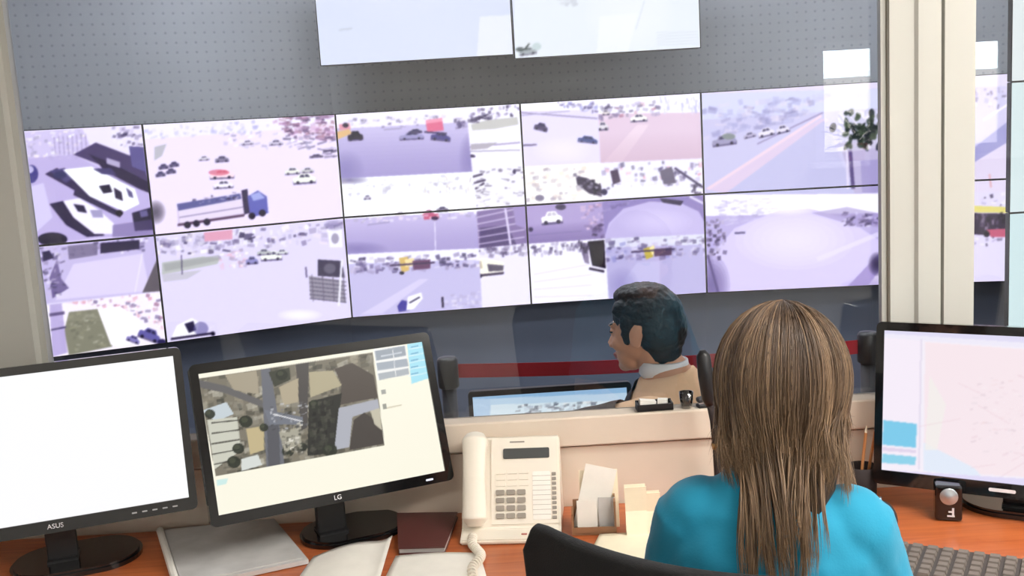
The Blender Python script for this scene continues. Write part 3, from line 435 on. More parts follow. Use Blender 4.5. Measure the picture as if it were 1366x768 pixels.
def paint_map():
    c = Canvas(240, 430, 620, 720, 3, (252, 248, 230)); P, Q = c.poly, c.set_clip
    Q([(263, 505), (497, 470), (513, 594), (288, 635)]); P([(250, 460), (530, 450), (530, 640), (270, 640)], (128, 122, 108))
    G = [(90, 88, 78), (60, 58, 52), (176, 168, 148), (206, 202, 188), (126, 118, 100), (150, 146, 134), (44, 46, 42)]
    c.busy([(263, 505), (497, 470), (513, 594), (288, 635)], G, 520, 4, 16, 3, 11, .55, -9)
    P([(263, 506), (300, 514), (350, 534), (352, 544), (300, 524), (264, 516)], (106, 104, 104)); P([(348, 492), (360, 490), (372, 560), (380, 622), (356, 628), (352, 560)], (112, 114, 122)); P([(394, 480), (412, 478), (410, 570), (402, 574)], (84, 80, 78)); P([(352, 546), (404, 556), (404, 566), (360, 566)], (118, 122, 132)); P([(356, 568), (372, 566), (374, 622), (358, 626)], (92, 92, 98))
    P([(268, 548), (302, 536), (312, 552), (288, 562)], (200, 210, 216)); P([(276, 560), (316, 556), (322, 600), (286, 626)], (206, 206, 192))
    for k in range(5): c.line((282, 564 + k * 14), (320, 560 + k * 13), 1.6, (70, 68, 62))
    P([(300, 500), (342, 494), (346, 526), (312, 520)], (170, 160, 140)); P([(358, 496), (386, 490), (388, 506), (366, 516)], (66, 68, 58)); P([(372, 516), (398, 504), (398, 536), (378, 540)], (180, 168, 144)); P([(412, 496), (444, 494), (456, 514), (414, 530)], (182, 172, 144)); P([(328, 572), (352, 568), (352, 600), (334, 606)], (196, 180, 140))
    P([(446, 492), (470, 484), (498, 500), (504, 530), (452, 540), (456, 512)], (88, 80, 74)); P([(412, 536), (456, 524), (446, 604), (410, 608)], (50, 50, 46)); P([(452, 544), (504, 532), (506, 544), (470, 556), (466, 596), (446, 600)], (176, 178, 188)); P([(472, 560), (486, 550), (510, 566), (512, 592), (466, 600)], (76, 70, 66)); P([(494, 548), (506, 544), (510, 574), (500, 566)], (198, 192, 172))
    for x, y, r in ((328, 562, 9), (280, 552, 7), (318, 598, 8), (312, 616, 9), (420, 540, 8), (384, 602, 8), (376, 500, 8), (440, 600, 10), (404, 596, 6), (352, 570, 6)): c.ell(x, y, r, r * .9, (46, 50, 42), .9); c.ell(x - 2, y - 2, r * .5, r * .4, (84, 88, 70), .6)
    P([(372, 576), (398, 570), (402, 590), (380, 604)], (170, 166, 150)); c.busy([(372, 568), (404, 562), (408, 604), (380, 612)], G + [(240, 236, 226)], 60, 2, 7, 2, 6); P([(322, 612), (344, 606), (350, 620), (322, 628)], (216, 220, 216)); c.busy([(360, 540), (410, 534), (412, 568), (364, 574)], [(206, 208, 214), (120, 120, 126), (70, 70, 72)], 50, 2, 6, 1, 4); c.line((364, 552), (404, 562), 1.4, (230, 230, 232)); c.busy([(414, 540), (446, 534), (444, 600), (414, 606)], [(34, 34, 32), (66, 66, 58), (84, 82, 74)], 70, 3, 8, 3, 8)
    Q(None)
    P([(498, 465), (541, 460), (546, 500), (504, 507)], (244, 244, 242)); P([(500, 468), (540, 461), (542, 474), (502, 481)], (160, 168, 178)); P([(502, 484), (543, 478), (545, 488), (504, 494)], (170, 178, 188)); P([(504, 498), (545, 491), (546, 499), (506, 507)], (178, 184, 190)); c.line((524, 466), (528, 502), 1, (236, 236, 236)); c.line((508, 475), (536, 470), 2, (206, 212, 220))
    P([(543, 459), (566, 455), (573, 504), (549, 512)], (170, 228, 244))
    for k in range(5): c.line((545, 466 + k * 9), (570, 461 + k * 9), 1, (230, 246, 250)); c.line((548, 463 + k * 9), (558, 461 + k * 9), 1.5, (96, 150, 190), .7)
    P([(508, 520), (514, 519), (515, 525), (509, 526)], (170, 170, 164)); P([(510, 539), (515, 538), (516, 545), (511, 546)], (160, 160, 150)); c.line((516, 544), (536, 540), 1.4, (206, 196, 172)); P([(289, 640), (304, 638), (302, 645), (290, 648)], (206, 236, 232)); c.blur(1); return c
def paint_plan():
    c = Canvas(1150, 410, 1780, 720, 1, (246, 240, 250)); P = c.poly
    P([(1170, 430), (1780, 470), (1780, 484), (1170, 444)], (226, 222, 246)); P([(1170, 444), (1780, 484), (1780, 492), (1170, 450)], (240, 236, 250)); P([(1178, 450), (1228, 454), (1226, 624), (1174, 620)], (247, 238, 250)); c.line((1229, 452), (1226, 626), 2, (226, 218, 236))
    P([(1178, 560), (1223, 565), (1222, 597), (1177, 593)], (128, 204, 236)); P([(1177, 605), (1222, 609), (1221, 620), (1176, 617)], (146, 212, 236)); P([(1177, 596), (1222, 600), (1222, 604), (1177, 601)], (226, 214, 236))
    P([(1234, 456), (1780, 496), (1780, 660), (1232, 628)], (248, 232, 238)); P([(1232, 590), (1300, 624), (1310, 636), (1232, 628)], (228, 236, 250)); P([(1240, 500), (1262, 540), (1250, 600), (1234, 600)], (244, 240, 236), .8)
    c.busy([(1300, 500), (1600, 480), (1600, 650), (1290, 600)], [(232, 206, 216), (240, 216, 220), (226, 214, 222), (250, 240, 244), (214, 196, 206)], 320, 2, 9, 1, 3, .5)
    for _ in range(26):
        x, y = random.uniform(1270, 1700), random.uniform(500, 630); c.line((x, y), (x + random.uniform(-60, 60), y + random.uniform(-26, 26)), 1, (232, 202, 212), .5)
    P([(1170, 626), (1780, 664), (1780, 690), (1170, 634)], (226, 220, 248)); c.blur(1); return c
def paint_far():
    c = Canvas(590, 480, 880, 640, 3, (214, 232, 246)); P = c.poly
    P([(590, 480), (880, 480), (880, 522), (590, 534)], (150, 190, 226)); P([(590, 534), (880, 522), (880, 532), (590, 542)], (196, 220, 240)); P([(590, 542), (880, 532), (880, 640), (590, 640)], (226, 240, 248)); P([(600, 536), (654, 532), (654, 640), (600, 640)], (190, 214, 238)); c.busy([(690, 540), (800, 534), (800, 550), (690, 552)], [(90, 96, 110), (190, 200, 214), (120, 124, 136), (250, 250, 250)], 50, 4, 12, 2, 5); c.blur(1); return c
def plain(bg): return Canvas(-700, -400, 2400, 1300, .02, bg)
# ------------------------------------------------------------------ room shell
GY = 2.262                       # plane of the glazed partition
FZ = -0.2                        # floor of the hall beyond the glass
def struct(name, bm, m, parent=None, smooth=False):
    o = obj(name, bm, m, parent, smooth)
    if parent is None: o['kind'] = 'structure'
    return o
def slab(name, x0, y0, z0, x1, y1, z1, m):
    b = new_bm(); box(b, ((x0 + x1) / 2, (y0 + y1) / 2, (z0 + z1) / 2), (x1 - x0, y1 - y0, z1 - z0)); return struct(name, b, m)
XL, XR, YB = -2.7, 3.3, -1.75
slab('floor', XL - .1, YB - .1, -.12, XR + .1, GY + .06, 0, MT['floor'])
slab('ceiling', XL - .1, YB - .1, 2.75, XR + .1, GY + .06, 2.85, MT['ceil'])
slab('wall_left', XL - .1, YB, 0, XL, GY + .11, 2.75, MT['wallnear'])
slab('wall_right', XR, YB, 0, XR + .1, GY + .11, 2.75, MT['wallnear'])
# wall behind the viewpoint with a window that mirrors in the glass
WX0, WX1, WZ0, WZ1 = 1.87, 3.05, 1.27, 1.97
b = new_bm()
for x0, x1, z0, z1 in ((XL - .1, WX0, 0, 2.75), (WX1, XR + .1, 0, 2.75), (WX0, WX1, 0, WZ0), (WX0, WX1, WZ1, 2.75)):
    box(b, ((x0 + x1) / 2, YB - .06, (z0 + z1) / 2), (x1 - x0, .12, z1 - z0))
struct('wall_rear', b, MT['wallnear'])
b = new_bm()
for x0, x1, z0, z1 in ((WX0, WX0 + .06, WZ0, WZ1), (WX1 - .06, WX1, WZ0, WZ1), (WX0 + .06, WX1 - .06, WZ0, WZ0 + .05), (WX0 + .06, WX1 - .06, WZ1 - .05, WZ1), (2.44, 2.5, WZ0 + .05, WZ1 - .05)):
    box(b, ((x0 + x1) / 2, YB - .05, (z0 + z1) / 2), (x1 - x0, .06, z1 - z0), bev=.006)
w = struct('window_3', b, MT['white'])
b = new_bm(); box(b, ((WX0 + WX1) / 2, YB - .05, (WZ0 + WZ1) / 2), (WX1 - WX0 - .12, .006, WZ1 - WZ0 - .1)); obj('pane', b, MT['clear'], w)
b = new_bm(); box(b, ((WX0 + WX1) / 2, YB + .06, WZ0 - .02), (WX1 - WX0 + .1, .2, .035), bev=.008); obj('sill', b, MT['white'], w)
# outside that window: street and a pale house
slab('ground', -14, -24, -3.2, 24, YB - .3, -3.0, MT['ground'])
b = new_bm(); box(b, (6.5, -13, -.6), (9, .5, 4.8))
for k in range(3): box(b, (3.6 + k * 2.6, -12.72, .2), (1.1, .08, 1.3))
box(b, (6.5, -12.9, 1.9), (9.4, 1.0, .25)); h = obj('house', b, MT['render']); tag(h, 'pale rendered house across the street mirrored in the glass at right', 'house')
# potted plant on that sill
pl = empty('potted_plant', (2.09, YB + .07, WZ0 - .0025)); tag(pl, 'leafy potted plant on the window sill mirrored in the glass', 'plant')
b = new_bm(); lathe(b, [(.0, 0), (.045, 0), (.06, .09), (.066, .09), (.066, .105), (.055, .105), (.05, .08), (0, .08)], 20); obj('pot', b, MT['terracotta'], pl, True)
b = new_bm(); 
for k in range(80):
    a = random.uniform(0, 2 * PI); t = random.uniform(-.1, 1.2); L = random.uniform(.1, .32)
    d = Vector((math.cos(a) * math.cos(t), math.sin(a) * math.cos(t) * .5, math.sin(t))); o0 = Vector((0, 0, .1)) + d * L * .5; s = d.cross(Vector((0, 0, 1))).normalized() * .030
    tip = o0 + d * .09 - Vector((0, 0, .02)); mid = o0 + d * .045
    v = [b.verts.new(p) for p in (o0, mid + s, tip, mid - s)]; b.faces.new(v)
    tube(b, [(0, 0, .08), tuple((Vector((0, 0, .08)) + o0) / 2 + Vector((0, 0, .01))), tuple(o0)], .002, 5)
obj('leaves', b, MT['leaf'], pl)

# glazed partition: low wall, sill, posts, panes
PX = [(-1.30, -1.022), (.806, 1.006)]
b = new_bm(); box(b, ((XL + XR) / 2, GY + .03, .36), (XR - XL, .06, .72)); 
box(b, ((XL + XR) / 2, GY + .022, .8015), (XR - XL, .06, .163))
struct('wall_partition', b, MT['panel'])
b = new_bm(); box(b, ((XL + XR) / 2, GY + .03, .8855), (XR - XL, .05, .006)); struct('trim_1', b, MT['gap'])
b = new_bm(); box(b, ((XL + XR) / 2, GY + .008, .922), (XR - XL, .06, .067), bev=.004); struct('trim_2', b, MT['panel'])
def post(name, x0, x1, bx):
    w = x1 - x0; P = lambda f: x0 + w * f
    b = new_bm(); z0, z1 = .9555, 2.72
    prof = [(P(0), -.005), (P(.06), -.005), (P(.07), -.018), (P(.33), -.018), (P(.36), -.026), (P(.60), -.026), (P(.605), -.010), (P(.635), -.010), (P(.64), -.024), (P(.93), -.024), (P(.95), -.008), (P(1), -.008), (bx[1], .04), (bx[0], .04)]
    prism(b, [(x, GY + y) for x, y in prof], z0, z1); o = struct(name, b, MT['frame'])
    g = new_bm(); box(g, (P(.62), GY - .0105, (z0 + z1) / 2), (w * .018, .003, z1 - z0)); box(g, (P(.06), GY - .006, (z0 + z1) / 2), (w * .012, .003, z1 - z0)); obj('groove_shade', g, MT['groove_shade'], o); return o  # thin dark strips put in as the shade of the post's grooves
post('trim_3', *PX[0], (-1.30, -1.0315)); post('trim_4', *PX[1], (.815, 1.004))
b = new_bm(); box(b, ((XL + XR) / 2, GY + .03, 2.735), (XR - XL, .07, .03)); struct('trim_5', b, MT['frame'])
def pane(name, x0, x1):
    b = new_bm(); box(b, ((x0 + x1) / 2, GY + .030, (.9555 + 2.72) / 2), (x1 - x0, .006, 2.72 - .9555)); return struct(name, b, MT['glass'])
pane('window_1', -1.0315, .815); pane('window_2', 1.004, XR)
b = new_bm(); box(b, ((XL + PX[0][0]) / 2, GY + .03, 1.84), (PX[0][0] - XL, .06, 1.75)); struct('wall_front', b, MT['wallnear'])

# ------------------------------------------------------------------ hall beyond the glass
SEAM = [(-2.79, 5.06), (-1.837, 5.445), (-.917, 5.877), (.106, 5.961), (1.125, 5.990), (2.140, 5.900), (3.14, 5.70)]
ZT, TH = 1.7146, .573
FX0, FX1, FY1 = -3.6, 4.4, 6.7
slab('floor_hall', FX0, GY + .06, FZ - .1, FX1, FY1, FZ, MT['floor'])
slab('ceiling_hall', FX0, GY + .06, 3.2, FX1, FY1, 3.3, MT['ceil'])
slab('wall_hall_left', FX0 - .1, GY + .06, FZ, FX0, FY1, 3.2, MT['slate'])
slab('wall_hall_right', FX1, GY + .06, FZ, FX1 + .1, FY1, 3.2, MT['slate'])
b = new_bm(); box(b, (-3.2, GY + .03, 1.5), (.9, .06, 3.4)); box(b, (3.85, GY + .03, 1.5), (1.1, .06, 3.4)); box(b, (.3, GY + .03, 3.02), (6.2, .06, .36)); box(b, (.3, GY + .03, -.12), (6.2, .06, .16)); struct('wall_hall_front', b, MT['slate'])
# curved back wall: perforated upper cladding, slate dado, follows the bend of the screens
def back_wall(name, z0, z1, off, m, uv=False):
    pts = [Vector((x, y, 0)) for x, y in SEAM]; pts = [pts[0] + (pts[0] - pts[1]) * .9] + pts + [pts[-1] + (pts[-1] - pts[-2]) * 1.3]
    out = []
    for i, p in enumerate(pts):
        t = (pts[min(i + 1, len(pts) - 1)] - pts[max(i - 1, 0)]).normalized(); out.append(p + Vector((-t.y, t.x, 0)) * off)
    b = new_bm(); L = b.loops.layers.uv.new('metres'); acc = 0
    for p, q in zip(out, out[1:]):
        d = (q - p).length
        for P0, P1, back in ((p, q, 0), (p + Vector((0, .1, 0)), q + Vector((0, .1, 0)), 1)):
            v = [b.verts.new((a.x, a.y, z)) for a, z in ((P0, z0), (P1, z0), (P1, z1), (P0, z1))]
            f = b.faces.new(v if not back else v[::-1])
            for lp, (uu, vv) in zip(f.loops, ((acc, z0), (acc + d, z0), (acc + d, z1), (acc, z1)) if not back else ((acc, z1), (acc + d, z1), (acc + d, z0), (acc, z0))): lp[L].uv = (uu, vv)
        acc += d
    me = bpy.data.meshes.new(name); b.to_mesh(me); b.free(); return struct(name, me, m)
back_wall('wall_back', 1.4, 3.2, .11, MT['perf'])
back_wall('wall_back_lower', FZ, 1.4, .1, MT['slate'])

def ceiling_light(x, y, z, sx, sy, m, label, grp):
    t = empty('ceiling_light', (x, y, z)); tag(t, label, 'lamp', grp)
    b = new_bm(); 
    for cx, cy, w, d in ((0, sy / 2 + .02, sx + .08, .04), (0, -sy / 2 - .02, sx + .08, .04), (sx / 2 + .02, 0, .04, sy), (-sx / 2 - .02, 0, .04, sy)): box(b, (cx, cy, -.02), (w, d, .04))
    obj('light_frame', b, MT['white'], t); b = new_bm(); box(b, (0, 0, -.018), (sx, sy, .02)); obj('diffuser', b, m, t)
for x, y in ((1.3, .1), (2.55, .1), (1.3, 1.2), (2.55, 1.2), (-.5, -.9)):  # last panel is an added fill light, no lamp known there
    ceiling_light(x, y, 2.75, 1.1, .4, MT['lamp'], 'unseen white recessed ceiling light panel above the operator desk room', 'ceiling lights of the desk room')
for x, y in ((-1.4, 3.6), (.4, 3.6), (2.2, 3.6), (-1.0, 5.0), (.6, 5.0), (2.2, 5.0)):
    ceiling_light(x, y, 3.2, 1.1, .3, MT['farlamp'], 'white recessed ceiling light panel above the hall beyond the glass', 'ceiling lights of the hall')

# video wall
WALLPIC = paint_wall(); UPPIC = paint_upper()
def display(name, p, q, z0, z1, canvas, label, group, nx=210, ny=118, bez=.005, m=None, depth=.085):
    """p, q: plan ends (x, y) of the front face seen from the viewer's side"""
    p = Vector((p[0], p[1], 0)); q = Vector((q[0], q[1], 0)); a = (q - p); w = a.length; a.normalize(); h = z1 - z0
    t = empty(name, ((p.x + q.x) / 2, (p.y + q.y) / 2, z0)); t.rotation_euler = (0, 0, math.atan2(a.y, a.x)); tag(t, label, 'screen', group)
    bpy.context.view_layer.update()
    b = new_bm(); box(b, (0, .006 + depth / 2, h / 2), (w - .002, depth, h - .002), bev=.004); obj('housing', b, MT['charcoal'], t)
    b = new_bm()
    for c, s in (((0, .001, bez / 2), (w - .001, .010, bez)), ((0, .001, h - bez / 2), (w - .001, .010, bez)), ((-w / 2 + bez / 2, .001, h / 2), (bez, .010, h - 2 * bez)), ((w / 2 - bez / 2, .001, h / 2), (bez, .010, h - 2 * bez))): box(b, c, s)
    obj('bezel', b, MT['black'], t); x = w / 2 - bez
    picture('screen', (-x, 0, bez), (x, 0, bez), (x, 0, h - bez), (-x, 0, h - bez), canvas, nx, ny, t, t.matrix_world, m=m)
    return t
VL = [('far left upper video wall screen with white van and parked cars', 'far left lower video wall screen split into two road views'),
      ('upper video wall screen showing a blue tipper truck on a pale crossing', 'lower video wall screen with a dark kiosk and fence at its right'),
      ('upper video wall screen split in four with red truck at its top', 'lower video wall screen split in four with yellowish van at its right'),
      ('upper video wall screen split in four with pinkish road at top right', "lower video wall screen split in four above the seated person's dark hair"),
      ('upper video wall screen showing one empty avenue beside the cream post', 'lower video wall screen showing one dim lavender road beside the cream post'),
      ('upper video wall screen mostly behind the cream post with a pale road', 'lower video wall screen mostly behind the cream post with yellow and red bus')]
for i in range(6):
    for j in range(2):
        display('video_wall_display', SEAM[i], SEAM[i + 1], ZT - TH * (j + 1), ZT - TH * j, WALLPIC, VL[i][j], 'video wall displays', m=MT['wallscreen'])
for k, (p, q, z, lb) in enumerate((((-.926, 5.585), (.082, 5.60), 1.957, 'left of two large pale blue screens hung above the video wall'), ((.086, 5.60), (1.062, 5.61), 1.935, 'right of two large pale screens hung above the video wall with tiny car'))):
    t = display('overhead_display', p, q, z, z + .60, UPPIC, lb, 'overhead displays', 140, 80, .004, m=MT['upscreen'])
    b = new_bm(); box(b, (0, .22, .3), (.3, .26, .05)); box(b, (0, .095, .3), (.4, .02, .3)); box(b, (0, .35, .3), (.3, .02, .25)); obj('bracket', b, MT['charcoal'], t)
# white displays at the right, stacked on a free-standing pier
WH = plain((240, 250, 251))
pier = empty('display_stand', (2.72, 4.72, FZ)); tag(pier, 'dark floor stand carrying the three white displays at right', 'stand')
b = new_bm(); box(b, (0, -.05, 1.3), (.12, .06, 2.5), bev=.005); obj('pole', b, MT['charcoal'], pier); b = new_bm(); box(b, (0, .03, .02), (.8, .5, .04), bev=.01); obj('base_plate', b, MT['charcoal'], pier)
for z0, c, lb in ((.52, (222, 245, 248), 'lowest of three white displays stacked at the right edge'), (1.086, (232, 248, 250), 'middle of three white displays stacked at the right edge'), (1.652, (244, 251, 252), 'topmost of three white displays stacked at the right edge')):
    cv = plain(c); t = display('white_display', (2.195, 4.58), (3.2, 4.58), z0, z0 + .566, cv, lb, 'stacked white displays', 20, 12, .004, depth=.03)

# belt barrier in front of the video wall
def stanchion(x, y, label):
    t = empty('barrier_post', (x, y, FZ)); tag(t, label, 'barrier post', 'belt barrier posts')
    b = new_bm(); lathe(b, [(0, 0), (.16, 0), (.16, .012), (.05, .03), (0, .03)], 28); obj('base', b, MT['black'], t, True)
    b = new_bm(); lathe(b, [(.026, .028), (.026, .93), (0, .93)], 18); obj('pole', b, MT['charcoal'], t, True)
    b = new_bm(); lathe(b, [(.033, .925), (.036, .93), (.036, 1.02), (.03, 1.03), (0, 1.032)], 20); obj('belt_head', b, MT['black'], t, True)
A = at_y(598, 502, 3.5); B = at_y(1158, 459, 3.5)
stanchion(A.x, 3.5, 'black belt barrier post left of the seated person'); stanchion(B.x, 3.5, 'black belt barrier post beside the cream window post')
b = new_bm(); zz = .777
for k in range(24):
    pass
n = 24; top = []; bot = []
for k in range(n + 1):
    u = k / n; x = A.x + .03 + (B.x - A.x - .06) * u; dz = -.02 * math.sin(PI * u); 
    for y, arr in ((3.499, top), (3.501, bot)): arr.append((b.verts.new((x, y, zz + .004 + dz + .024)), b.verts.new((x, y, zz + .004 + dz - .024))))
for k in range(n):
    b.faces.new((top[k][0], top[k + 1][0], top[k + 1][1], top[k][1])); b.faces.new((bot[k][0], bot[k][1], bot[k + 1][1], bot[k + 1][0]))
    b.faces.new((top[k][0], bot[k][0], bot[k + 1][0], top[k + 1][0])); b.faces.new((top[k][1], top[k + 1][1], bot[k + 1][1], bot[k][1]))
obj('barrier_belt', b, MT['red']); tag(bpy.data.objects['barrier_belt'], 'red retractable belt stretched between two black posts', 'belt')
# desk and monitor beyond the glass
d = empty('hall_desk', (.2, 3.29, FZ)); tag(d, 'low grey desk beyond the glass under the blue screen', 'desk')
b = new_bm(); box(b, (0, 0, .585), (1.7, .34, .03), bev=.006); obj('desk_top', b, MT['desk2'], d)
for sx in (-1, 1):
    b = new_bm(); box(b, (sx * .8, 0, .285), (.04, .3, .569), bev=.004); obj('side_panel', b, MT['desk2'], d)
# ------------------------------------------------------------------ operator desk
DZ = .75
d = empty('operator_desk', (.05, 1.94, 0)); tag(d, 'long cherry wood operator desk against the beige low wall', 'desk')
b = new_bm(); box(b, (0, 0, DZ - .0155), (2.9, .62, .029), bev=.004); o = obj('desk_top', b, MT['wood'], d)
for sx in (-1.42, -.45, .5, 1.42):
    b = new_bm(); box(b, (sx, .02, .36), (.028, .54, .72), bev=.003); obj('side_panel', b, MT['wood'], d)
b = new_bm(); box(b, (0, .27, .5), (2.84, .02, .44)); obj('back_panel', b, MT['wood'], d)

def monitor(name, label, group, c, yaw, tilt, W, H, bz, canvas, base_xy, base_r, zdesk, frame, mark=None, base_z=.014, led=None, nx=150, ny=96, neck_w=.06, buttons=0, shine=True):
    """c: centre of the front face; bz = (side, top, bottom) bezel widths"""
    t = empty(name, (base_xy[0], base_xy[1], zdesk)); t.rotation_euler = (0, 0, yaw); tag(t, label, 'monitor', group)
    bpy.context.view_layer.update(); inv = t.matrix_world.inverted()
    lc = inv @ Vector(c)                               # local: x right, -y towards the viewer
    up = Vector((0, math.sin(tilt), math.cos(tilt))); nrm = Vector((0, -math.cos(tilt), math.sin(tilt))); X = Vector((1, 0, 0))
    F = lambda x, z, n: lc + X * x + up * z + nrm * n
    rot = Matrix((X, -nrm, up)).transposed()
    s, tp, bt = bz
    b = new_bm(); prism(b, rrect(W, H, .012), -.004, -.030, lambda x, z, n: F(x, z, n)); prism(b, rrect(W * .62, H * .6, .03), -.030, -.052, lambda x, z, n: F(x, z, n)); obj('housing', b, frame, t)
    b = new_bm()                                       # front frame: ring between rounded outline and screen opening
    out = rrect(W, H, .012, 4); x0, x1, z0, z1 = -W / 2 + s, W / 2 - s, -H / 2 + bt, H / 2 - tp
    for n0, n1 in ((-.004, .003),):
        vo0 = [b.verts.new(F(x, z, n0)) for x, z in out]; vo1 = [b.verts.new(F(x, z, n1)) for x, z in out]
        k = len(out); inn = []
        q = k // 4
        cor = [(x1, z1), (x0, z1), (x0, z0), (x1, z0)]
        vi1 = [b.verts.new(F(x, z, n1)) for x, z in cor]; vi0 = [b.verts.new(F(x, z, n0)) for x, z in cor]
        for i in range(k): b.faces.new((vo0[i], vo0[(i + 1) % k], vo1[(i + 1) % k], vo1[i]))
        for a in range(4):
            for i in range(a * q, a * q + q - 1): b.faces.new((vo1[i], vo1[i + 1], vi1[a]))
            b.faces.new((vo1[a * q + q - 1], vo1[(a * q + q) % k], vi1[(a + 1) % 4], vi1[a])); b.faces.new((vi1[a], vi1[(a + 1) % 4], vi0[(a + 1) % 4], vi0[a]))
    obj('bezel', b, frame, t)
    pic = picture('screen', F(x0, z0, -.002), F(x1, z0, -.002), F(x1, z1, -.002), F(x0, z1, -.002), canvas, nx, ny, t, t.matrix_world)
    # stand
    b = new_bm(); prism(b, rrect(base_r[0] * 2, base_r[1] * 2, min(base_r) * .98, 10), 0, base_z * .6); prism(b, rrect(base_r[0] * 1.9, base_r[1] * 1.9, min(base_r) * .9, 10), base_z * .6, base_z); obj('base', b, MT['gloss'], t)
    b = new_bm(); top = F(0, -H * .25, -.05); box(b, (lc.x, top.y + .012, (top.z + base_z) / 2), (neck_w, .024, top.z - base_z), bev=.004); box(b, (lc.x, (top.y + .012) / 2, base_z + .002), (neck_w, abs(top.y) + .04, .006)); obj('neck', b, MT['black'], t)
    mk = Matrix.Translation(F(0, -H / 2 + bt * .5, .0032)) @ Matrix((X, up, nrm)).transposed().to_4x4()
    if mark: text_mesh('logo', mark, .0135, MT['mark'], t, mk)
    else:
        b = new_bm(); prism(b, rrect(.05, .007, .003), .0, .0008, lambda x, z, n: F(x - .03, z - H / 2 + bt * .5, .0031 + n)); obj('brand_plate', b, MT['mark'], t)
    if led:
        b = new_bm(); prism(b, rrect(.016, .004, .0015), 0, .001, lambda x, z, n: F(x + led, z - H / 2 + bt * .45, .003 + n)); obj('power_light', b, MT['led'], t)
    for k in range(buttons):
        b = new_bm(); prism(b, rrect(.010, .003, .001), 0, .001, lambda x, z, n: F(W / 2 - .045 - .02 * k + x, z - H / 2 + bt * .5, .003 + n)); obj('button', b, MT['silver'], t)
    return t
monitor('desk_monitor', 'black monitor with aerial map on its cream screen left of the telephone', 'desk monitors', (-.404, 2.118, 1.007), R(23.5), R(18.6), .51, .325, (.017, .020, .022), paint_map(), (-.375, 2.172), (.115, .08), DZ, MT['gloss'], 'LG', led=.2, nx=230, ny=150, neck_w=.062)
monitor('desk_monitor', 'black monitor with blank white screen at the far left of the desk', 'desk monitors', (-.951, 2.039, 1.015), R(19.2), R(8.2), .55, .34, (.016, .017, .026), plain((253, 253, 255)), (-.945, 2.1), (.13, .09), DZ, MT['gloss'], 'ASUS', nx=30, ny=20, neck_w=.06, buttons=5)
monitor('desk_monitor', "black monitor with pinkish map and blue boxes on the right side of the desk", 'desk monitors', (.997, 2.018, .971), R(-30.9), R(7.3), .56, .345, (.016, .018, .030), paint_plan(), (1.045, 2.09), (.13, .09), DZ, MT['gloss'], None, nx=220, ny=130, neck_w=.07)
monitor('hall_monitor', 'monitor beyond the glass with pale blue screen beside the seated person', None, (.10, 3.24, .615), R(1), R(5), .52, .31, (.014, .018, .02), paint_far(), (.10, 3.31), (.11, .08), FZ + .60, MT['black'], None, nx=120, ny=70)

# telephone
t = empty('desk_telephone', (-.035, 2.048, DZ), R(-5)); tag(t, 'ivory desk telephone with corded handset and grey keys', 'telephone', None)
HW = .104
def side(prof, x0, x1, name, m, sm=False):
    b = new_bm(); prism(b, prof, x0, x1, lambda y, z, x: Vector((x, y, z))); bmesh.ops.bevel(b, geom=[e for e in b.edges], offset=.003, segments=2, affect='EDGES'); return obj(name, b, m, t, sm)
Y0, Z0, Y1, Z1 = .046, .018, .148, .183
side([(0, 0), (0, .010), (Y0 - .002, .017), (Y1, Z1 - .002), (Y1 + .03, Z1 - .008), (Y1 + .05, 0)], -HW, HW, 'body', MT['phone'])
fd = Vector((0, Y1 - Y0, Z1 - Z0)); FL = fd.length; fd.normalize(); fn = Vector((0, -fd.z, fd.y))
G = lambda u, s, n=0.0: Vector((u, Y0, Z0)) + fd * s + fn * n
frot = Matrix((Vector((1, 0, 0)), fd, fn)).transposed()
def plate(name, u0, u1, s0, s1, h, m, par=t, r=.003):
    b = new_bm(); prism(b, rrect(u1 - u0, s1 - s0, r, 3), -.001, h, lambda x, y, n: G((u0 + u1) / 2 + x, (s0 + s1) / 2 + y, n)); return obj(name, b, m, par)
deck = plate('key_deck', -.042, .1, .006, FL - .004, .004, MT['phone'])
plate('display', -.016, .083, FL - .049, FL - .027, .0065, MT['lcd'])
plate('brand_strip', -.002, .03, FL - .014, FL - .011, .005, MT['key'], r=.001)
plate('label_card', .046, .084, .014, .116, .0052, MT['paper'])
for i in range(4):
    for j in range(3): plate('key', -.032 + j * .0225, -.032 + j * .0225 + .018, .018 + i * .0165, .018 + i * .0165 + .0105, .008, MT['key'], r=.002)
for i in range(3):
    for j in range(3): plate('function_key', -.032 + j * .0245, -.032 + j * .0245 + .021, .086 + i * .013, .086 + i * .013 + .009, .0062, MT['phone'], r=.002)
for i in range(10):
    plate('line_key', .087, .096, .015 + i * .0102, .015 + i * .0102 + .006, .007, MT['key'], r=.001)
for i in range(9):
    plate('label_line', .046, .084, .0245 + i * .0102, .0251 + i * .0102, .0056, MT['key'], r=.0002)
b = new_bm(); prism(b, rrect(.012, .005, .002), 0, .002, lambda x, y, n: Vector((.028 + x, .02 + y, .0125 + n))); obj('message_light', b, MT['lips'], t)
b = new_bm(); hp = [(.004, .016), (.018, .026), (.05, .030), (.1, .034), (.15, .032), (.182, .028), (.197, .016)]
tube(b, [G(-.075, s, n) for s, n in hp], [(.018, .010), (.027, .017), (.025, .012), (.0235, .011), (.025, .012), (.028, .017), (.02, .010)], 20, side=(1, 0, 0)); ellipsoid(b, G(-.075, .022, .014), (.026, .020, .014), rot=frot); ellipsoid(b, G(-.075, .178, .014), (.027, .020, .014), rot=frot)
hs = obj('handset', remeshed(b, .0022, 3), MT['phone'], t, True)
for k in range(4): 
    pass
b = new_bm(); pts = []
cp = [Vector((-.078, .012, .014)), Vector((-.076, -.02, .012)), Vector((-.062, -.05, .011)), Vector((-.052, -.075, .011)), Vector((-.054, -.10, .011)), Vector((-.062, -.14, .011)), Vector((-.05, -.2, .011))]
